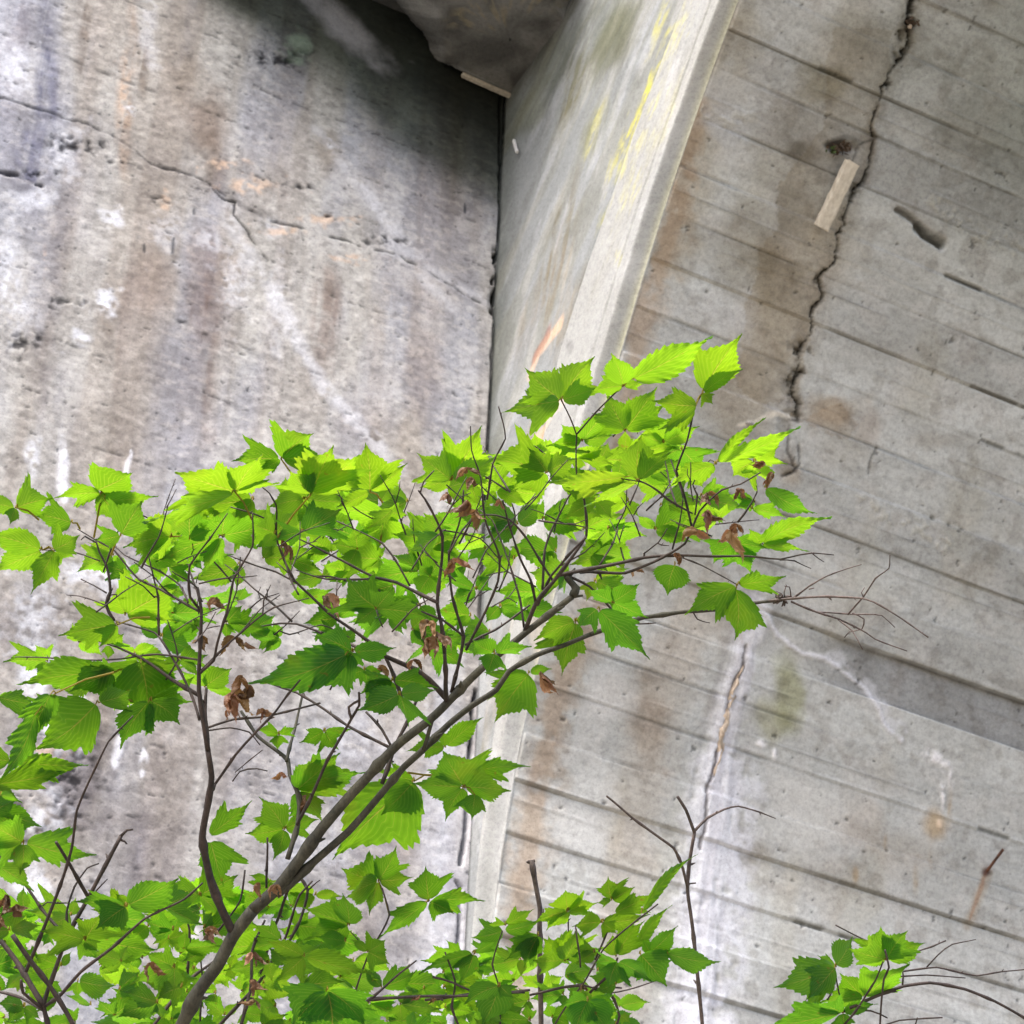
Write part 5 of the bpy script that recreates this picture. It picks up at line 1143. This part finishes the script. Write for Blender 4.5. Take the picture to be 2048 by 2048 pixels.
add((757, 1762), [T(690, 1738, w=.46), T(788, 1699, w=.42), T(817, 1754, w=.36), T(739, 1822, w=.34), T(694, 1792, w=.45)], dz=.1, pet=(779, 1830), bright=.35)
add((858, 1802), [T(852, 1738, w=.5), T(955, 1798, w=.22), T(902, 1822, w=.46), T(766, 1866, w=.26)], dz=.1, pet=(779, 1830), bright=.25)
# interior of the crown: more leaves of the same kind filling between the branches
def random_leaf(p, size, depth, bright=None, lm=None, spread=.32, over=False):
    a0 = rnd.uniform(-1.0, 1.0) + (math.pi / 2 if rnd.random() < .5 else -math.pi / 2)      # mostly sideways, as seen from below
    s = size * rnd.uniform(.75, 1.25); tips = []
    for k, da in enumerate((0, 1.25, -1.25)):
        if k and rnd.random() < .12: continue
        ang = a0 + da + rnd.uniform(-.2, .2); L = s * (1 if k == 0 else rnd.uniform(.7, .9))
        tips.append(T(p[0] + math.sin(ang) * L, p[1] - math.cos(ang) * L * .52, w=rnd.uniform(.32, .44), l=rnd.choice([0, .6, 1])))
    return compound(p, tips, depth, bright=bright, lm=lm, spread=spread, over=over)
CROWN = [(200, 1120), (330, 1030), (520, 990), (700, 1000), (850, 985), (950, 920), (1150, 900), (1320, 900), (1420, 960), (1440, 1060), (1300, 1075), (1190, 1170), (1080, 1200), (970, 1290), (840, 1320), (640, 1290), (450, 1260), (330, 1290), (250, 1300), (180, 1250), (330, 1190)]
for p in scatter(CROWN, 47, 112, 3):
    if 1140 < p[1] and rnd.random() < .22: continue
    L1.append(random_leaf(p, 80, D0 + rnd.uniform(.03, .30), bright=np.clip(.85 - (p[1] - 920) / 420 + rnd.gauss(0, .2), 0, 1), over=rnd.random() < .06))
LOWCROWN = [(130, 1270), (330, 1300), (420, 1340), (440, 1400), (280, 1400), (160, 1380), (70, 1340)]
for p in scatter(LOWCROWN, 46, 12, 4): L1.append(random_leaf(p, 74, D0 + rnd.uniform(.05, .2), bright=.45))
L1.sort(key=lambda q: -q.area)
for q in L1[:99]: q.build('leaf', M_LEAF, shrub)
rest = LeafMesh()
for q in L1[99:]:
    for v_, u_, c_ in zip(q.V, q.UV, q.C): pass
    rest.V += q.V; rest.UV += q.UV; rest.C += q.C; rest.F += [tuple(i + rest.n for i in f_) for f_ in q.F]; rest.n += q.n
if rest.n:
    o = rest.build('foliage', M_LEAF, shrub); o['kind'] = 'stuff'
for x, y, s, dz in [(935, 1030 - 95, 46, -.12), (945, 955, 40, -.12), (895, 985, 40, -.1), (935, 1000, 60, -.1), (950, 1020, 50, -.08), (575, 1090, 50, -.04), (565, 1080, 40, -.04), (905, 1118, 60, -.1), (650, 1190, 66, -.05), (430, 1195, 46, -.05),
                    (470, 1275, 66, -.05), (400, 1270, 50, -.04), (490, 1285, 40, -.04), (860, 1242, 60, -.1), (872, 1265, 66, -.1), (855, 1275, 60, -.08), (480, 1350, 60, -.08), (500, 1370, 66, -.08), (465, 1385, 70, -.08), (455, 1420, 40, -.06),
                    (825, 1320, 46, -.04), (1080, 1345, 66, .0), (1545, 945, 50, -.06), (1530, 925, 40, -.06), (1480, 978, 36, -.05), (1415, 985, 50, -.03), (1410, 1022, 56, -.06), (1395, 1060, 60, -.05), (1465, 1060, 80, -.10), (1475, 1048, 50, -.1), (1350, 1105, 44, -.03), (1270, 1140, 26, 0), (610, 1590, 60, .02), (680, 1275, 30, 0), (1000, 1000, 30, -.1), (760, 1330, 60, 0), (530, 1420, 40, 0), (550, 1770, 44, -.03), (560, 1545, 36, .02)]:
    withered((x, y), s, D0 + dz).build('withered_leaf', M_DRY, shrub)

# ================================================================== undergrowth along the bottom of the picture
def shrub_at(name, px, label, paths, leaves, fill, depth, cat='shrub', group=None, mat=M_TWIG, dry=(), low_dx=0.0):
    f_ = at_depth(px, 2170, depth); b_ = ground_anchor(f_ + np.array([low_dx, .03, 0])); e = empty(name, tuple(b_)); tag(e, label, cat, group)
    tb = Tubes(); first = True
    for pts, w0, w1, da, db in paths:
        P = px_path(pts, depth + da, depth + db)
        if first: P = [b_, b_ + (P[0] - b_) * .5 + np.array([.02, 0, .0])] + P
        s = depth / FPX / 2; tb.add(P, w0 * s, w1 * s, knots=.05, sides=8); first = False
    tb.build('stems', mat, e)
    Ls = [compound(n_, t_, depth + dz, **k) for n_, t_, dz, k in leaves] + [random_leaf(p, s, depth + rnd.uniform(*dr), bright=br, over=rnd.random() < .08) for p, s, dr, br in fill]
    Ls.sort(key=lambda q: -q.area)
    for q in Ls[:95]: q.build('leaf', M_LEAF, e)
    if len(Ls) > 95:
        r = LeafMesh()
        for q in Ls[95:]: r.V += q.V; r.UV += q.UV; r.C += q.C; r.F += [tuple(i + r.n for i in g) for g in q.F]; r.n += q.n
        o = r.build('foliage', M_LEAF, e); o['kind'] = 'stuff'
    for x, y, s, dz in dry: withered((x, y), s, depth + dz).build('withered_leaf', M_DRY, e)
    return e
def fillers(poly, spacing, n, seedv, size, dr, br): return [(p, size, dr, max(0, min(1, br + rnd.gauss(0, .22)))) for p in scatter(poly, spacing, n, seedv)]

shrub_at('leafy_shrub', 95, 'leafy shrub with forking upright stems in the bottom left corner',
    [([(98, 2060), (87, 2011), (108, 1946), (134, 1874), (177, 1795), (217, 1719), (242, 1672)], 15, 8, 0, 0), ([(242, 1672), (266, 1659)], 7, 4, 0, 0), ([(242, 1680), (254, 1688)], 5, 3, 0, 0), ([(87, 2011), (47, 1946), (0, 1878), (-40, 1820)], 13, 9, 0, .05), ([(177, 1795), (141, 1733), (112, 1684)], 8, 6, 0, -.05),
     ([(52, 1943), (90, 1849), (126, 1758), (145, 1697), (155, 1625), (192, 1538), (217, 1484), (266, 1432)], 8, 3, 0, -.1), ([(130, 1870), (80, 1816), (22, 1737), (-20, 1700)], 7, 5, 0, .05), ([(90, 2012), (119, 1993), (163, 1946), (224, 1896), (289, 1838), (369, 1798), (405, 1766)], 8, 3.5, 0, -.08),
     ([(-20, 1980), (43, 1997), (85, 2020)], 6, 6, .04, 0), ([(25, 1870), (58, 1914), (98, 1964), (152, 2060)], 10, 9, -.03, -.02), ([(88, 2020), (45, 1985), (42, 1960)], 8, 5, 0, -.02), ([(136, 1870), (135, 1820), (150, 1770), (175, 1735), (198, 1727)], 5, 3, .02, .04), ([(85, 1812), (95, 1802), (135, 1806)], 3, 2.5, .02, .02), ([(180, 1795), (215, 1758)], 5, 2, 0, 0)],
    [((47, 1686), [T(176, 1705, w=.28), T(40, 1742, w=.45), T(-30, 1700, w=.4), T(-20, 1650, w=.5)], 0, dict(bright=.3)), ((-20, 1625), [T(72, 1650, w=.4), T(30, 1600, w=.4)], 0, dict(bright=.1)), ((-10, 1730), [T(60, 1775, w=.4), T(-60, 1760, w=.4)], 0, dict(bright=.2)),
     ((0, 1590), [T(40, 1600, w=.3)], 0, dict(bright=.2)), ((253, 1812), [T(346, 1758, w=.36, l=0), T(165, 1800, w=.34), T(200, 1850, w=.45)], -.05, dict(bright=.15)), ((170, 1880), [T(200, 1830, w=.5), T(90, 1860, w=.4), T(195, 1900, w=.5)], 0, dict(bright=.8)), ((20, 1860), [T(78, 1850, w=.24), T(-40, 1870, w=.3)], 0, dict(bright=.6))],
    fillers([(-30, 1850), (40, 1810), (150, 1830), (200, 1820), (330, 1800), (380, 1900), (340, 2090), (-30, 2090)], 41, 62, 11, 76, (.0, .35), .40), D0 - .05,
    dry=[(15, 1790, 60, 0), (30, 1810, 50, 0), (-2, 1830, 50, 0), (300, 1925, 66, -.03), (10, 1800, 40, 0)])
shrub_at('leafy_shrub', 560, 'dense leafy shrub at the foot of the leaning main stem',
    [([(706, 2060), (706, 2000), (739, 1903), (764, 1863), (779, 1830), (764, 1776)], 7, 3.5, .06, .06), ([(717, 2015), (739, 2000), (811, 1996), (938, 1991), (1050, 1985)], 7, 4, 0, 0), ([(717, 2015), (797, 1950), (833, 1921)], 6, 3, 0, 0), ([(430, 2060), (520, 1960), (570, 1880), (600, 1790), (625, 1762)], 8, 4, .1, .1), ([(740, 1905), (700, 1862)], 3, 2, .06, .06),
     ([(300, 2060), (380, 1960), (450, 1905), (530, 1790)], 7, 4, .1, .15), ([(480, 2060), (500, 1980), (505, 1900), (530, 1840)], 8, 5, .02, .05), ([(400, 2060), (405, 1980), (400, 1900)], 5, 3, .1, .1), ([(360, 1790), (380, 1860), (375, 1950)], 4, 5, .1, .1), ([(590, 1740), (615, 1780), (600, 1840), (570, 1900)], 6, 6, .12, .1), ([(615, 1782), (640, 1760)], 4, 2, .12, .1), ([(490, 1740), (480, 1800), (430, 1870)], 4, 4, .02, .02)],
    [((699, 1850), [T(618, 1816, w=.5, l=.3), T(690, 1790, w=.5), T(620, 1872, w=.4)], .05, dict(bright=.4)), ((609, 1913), [T(730, 1936, w=.30, l=0), T(540, 1880, w=.3), T(560, 1950, w=.4)], 0, dict(bright=.8)), ((656, 1978), [T(592, 2046, w=.5, l=.3), T(722, 2040, w=.48, l=.3), T(655, 2090, w=.55, l=.3)], -.12, dict(bright=.0)),
     ((735, 1903), [T(768, 1880, w=.5), T(775, 1925, w=.5), T(705, 1880, w=.3)], .05, dict(bright=.4)), ((400, 1790), [T(470, 1750, w=.4), T(340, 1770, w=.5), T(440, 1830, w=.45)], .12, dict(bright=.4)), ((630, 1790), [T(545, 1760, w=.3), T(680, 1792, w=.3), T(585, 1815, w=.4)], .15, dict(bright=.85))],
    fillers([(330, 1800), (410, 1750), (470, 1800), (540, 1760), (600, 1830), (690, 1880), (760, 1940), (900, 1960), (900, 2090), (330, 2090)], 37, 112, 12, 74, (.04, .45), .40) , D0,
    dry=[(520, 1765, 44, -.02), (505, 1905, 60, -.1), (500, 1960, 50, -.1), (410, 1860, 50, 0), (840, 1990, 30, 0), (510, 2000, 40, -.1)])
shrub_at('leafy_shrub', 1120, 'leafy shrub right of the centre below the moulded edge of the arch',
    [([(1105, 2060), (1130, 2016), (1167, 1966), (1207, 1898), (1248, 1861), (1316, 1808)], 9, 3, 0, -.04), ([(1161, 1935), (1151, 1851)], 4, 3, -.02, -.02), ([(1189, 1979), (1244, 1976)], 5, 3, 0, 0), ([(1180, 1985), (1223, 1948), (1235, 1916)], 6, 4, 0, -.03), ([(1230, 2060), (1238, 2031), (1216, 1982), (1185, 1975)], 5, 5, 0, 0), ([(921, 2060), (900, 2013), (907, 1963), (890, 1904)], 5, 3.5, 0, 0), ([(865, 1954), (909, 1968), (943, 1982)], 5, 4, 0, 0),
     ([(1000, 2060), (999, 1963), (987, 1929), (1005, 1861)], 4, 3, 0, 0), ([(1136, 1920), (1136, 1825)], 3.5, 3, .02, .02), ([(1167, 1970), (1220, 1985), (1270, 1975), (1316, 1960)], 4, 2.5, .02, .05), ([(1217, 1858), (1206, 1880), (1190, 1920)], 3.5, 4, 0, 0), ([(1060, 1990), (1110, 1975), (1165, 1970)], 5, 6, .03, 0), ([(850, 2000), (943, 1990), (1060, 1980)], 6, 5, .03, 0)],
    [((1136, 1822), [T(1130, 1783, w=.65, l=.3), T(1188, 1805, w=.45), T(1072, 1843, w=.30), T(1098, 1853, w=.4), T(1178, 1828, w=.35)], 0, dict(bright=.75)), ((1223, 1800), [T(1216, 1757, w=.5), T(1264, 1775, w=.55, l=.3), T(1196, 1805, w=.3)], 0, dict(bright=.7)), ((1227, 1827), [T(1305, 1787, w=.26)], 0, dict(bright=.7)),
     ((1204, 1845), [T(1150, 1852, w=.42), T(1285, 1828, w=.24), T(1230, 1865, w=.4)], 0, dict(bright=.5)), ((1282, 1826), [T(1386, 1716, w=.07, l=0, a=0)], -.02, dict(bright=.4)), ((1269, 1900), [T(1335, 1818, w=.14, l=0)], 0, dict(bright=.8)), ((1232, 1912), [T(1284, 1846, w=.28), T(1225, 1870, w=.4)], 0, dict(bright=.85)),
     ((1300, 1906), [T(1347, 1856, w=.45), T(1285, 1880, w=.4)], -.03, dict(bright=.1)), ((1331, 1907), [T(1430, 1920, w=.28, l=.2)], -.03, dict(bright=.25)), ((1279, 1907), [T(1326, 1964, w=.52, l=.3)], -.04, dict(bright=.0)), ((1235, 1922), [T(1194, 1924, w=.45), T(1220, 1970, w=.45), T(1298, 1956, w=.5, l=.3)], -.04, dict(bright=.05)),
     ((1011, 1850), [T(977, 1848, w=.4), T(1062, 1819, w=.28)], 0, dict(bright=.5)), ((1008, 1862), [T(1074, 1842, w=.30), T(950, 1873, w=.4)], .01, dict(bright=.3)), ((1077, 1870), [T(1015, 1912, w=.42), T(1050, 1925, w=.4), T(1040, 1875, w=.4)], 0, dict(bright=.3)), ((1130, 1922), [T(1148, 1862, w=.46), T(1070, 1918, w=.46), T(1090, 1880, w=.5)], .02, dict(bright=.85)),
     ((949, 1907), [T(848, 1938, w=.26), T(990, 1880, w=.34), T(920, 1960, w=.4)], 0, dict(bright=.1)), ((999, 1971), [T(936, 2000, w=.42), T(966, 2042, w=.46), T(1024, 1992, w=.44)], -.08, dict(bright=.0)), ((1176, 2000), [T(1125, 2010, w=.5), T(1232, 2018, w=.45), T(1150, 2060, w=.55, l=.3), T(1215, 2055, w=.5)], -.08, dict(bright=.0)), ((1240, 2030), [T(1258, 2045, w=.4)], 0, dict(bright=.4))],
    fillers([(880, 1930), (960, 1890), (1080, 1890), (1200, 1900), (1240, 1960), (1250, 2090), (880, 2090)], 36, 60, 13, 66, (-.02, .3), .3), D0 + .05, group=None,
    dry=[(1165, 1970, 26, -.05), (866, 1995, 24, 0)])
shrub_at('leafy_shrub', 1690, 'small shrub at the bottom right with arching bare twigs beside its leaves',
    [([(1760, 2060), (1768, 1958), (1778, 1935), (1770, 1900)], 6, 4, -.02, -.05), ([(1679, 2060), (1729, 1997), (1752, 1960), (1766, 1923)], 5, 3, 0, -.03), ([(1689, 2024), (1676, 1980), (1669, 1935)], 4, 3, 0, 0), ([(1700, 2016), (1749, 1993), (1807, 1970), (1861, 1964), (1931, 1977), (1989, 2001), (2048, 2035), (2090, 2070)], 7, 5, 0, .05),
     ([(1780, 1954), (1853, 1950), (1931, 1956)], 4, 2, .02, .05), ([(1795, 1944), (1873, 1935), (1954, 1954), (2004, 1945), (2060, 1938)], 4, 2.5, .02, .05), ([(1853, 1935), (1904, 1892), (1952, 1879)], 3.5, 2, .04, .04), ([(1830, 1904), (1892, 1881)], 3, 3, .02, .02), ([(1805, 1970), (1805, 1940)], 4, 3, 0, 0), ([(1671, 1850), (1745, 1888), (1770, 1900)], 3, 2.5, .02, .02), ([(1720, 2020), (1760, 2030), (1775, 2036)], 4, 3, .02, .02), ([(1835, 2060), (1835, 2035)], 4, 3, 0, 0), ([(1770, 2050), (1800, 2040), (1885, 2035)], 3, 3, 0, 0), ([(1655, 2000), (1663, 1985)], 4, 2, 0, 0)],
    [((1772, 1920), [T(1764, 1858, w=.5, l=.6), T(1812, 1866, w=.4), T(1842, 1888, w=.36), T(1702, 1896, w=.40), T(1722, 1925, w=.4)], -.02, dict(bright=.45)), ((1672, 1933), [T(1704, 1880, w=.46), T(1564, 1969, w=.34), T(1620, 1992, w=.36), T(1640, 1912, w=.4)], 0, dict(bright=.35)), ((1729, 1995), [T(1806, 1930, w=.42, l=.4), T(1686, 1950, w=.5), T(1646, 2002, w=.4), T(1770, 1960, w=.5)], .02, dict(bright=.4)),
     ((1686, 2026), [T(1530, 2050, w=.26), T(1636, 2004, w=.36), T(1747, 2006, w=.36), T(1690, 2060, w=.5)], 0, dict(bright=.2)), ((1640, 2040), [T(1560, 2046, w=.3), T(1600, 2075, w=.4)], 0, dict(bright=.3)), ((1760, 1950), [T(1742, 1990, w=.4)], 0, dict(bright=.4))],
    [], D0 + .1)
# slender bare stems standing in front of the arch
def bare_stem(name, label, px, paths, depth, mat, group=None):
    f_ = at_depth(px, 2170, depth); b_ = ground_anchor(f_); e = empty(name, tuple(b_)); tag(e, label, 'bare stem', group)
    for i, (pts, w0, w1, da, db) in enumerate(paths):
        tb = Tubes(); P = px_path(pts, depth + da, depth + db)
        if i == 0: P = [b_] + P
        s = depth / FPX / 2; tb.add(P, w0 * s, w1 * s, knots=.06, sides=8); tb.build('stem' if i == 0 else 'twig', mat, e)
bare_stem('bare_sapling', 'slender leafless sapling forking at the top in front of the white mineral streak', 1410,
    [([(1406, 2060), (1397, 1969), (1384, 1845), (1375, 1780), (1378, 1730), (1389, 1665)], 12, 7, 0, 0), ([(1389, 1665), (1372, 1621), (1355, 1593)], 7, 6, 0, -.02), ([(1388, 1663), (1415, 1637), (1450, 1621), (1478, 1615), (1520, 1625), (1551, 1637)], 6, 2, 0, .05),
     ([(1375, 1775), (1362, 1727), (1347, 1693), (1310, 1665), (1269, 1637), (1213, 1592)], 6.5, 4, 0, -.06), ([(1376, 1772), (1392, 1766)], 4, 3, 0, 0)], D0 + .1, M_PALETWIG)
bare_stem('broken_stem', 'straight broken-off brown stem rising from the undergrowth below the moulded edge', 1078,
    [([(1082, 2060), (1080, 1907), (1079, 1845), (1080, 1817), (1072, 1774), (1063, 1720)], 12, 10, 0, 0), ([(1081, 1828), (1087, 1818)], 5, 3, 0, 0), ([(1055, 1722), (1063, 1719), (1070, 1721)], 8, 6, 0, 0)], D0 + .15, M_PALETWIG)
print('compound leaves', leafcount[0])
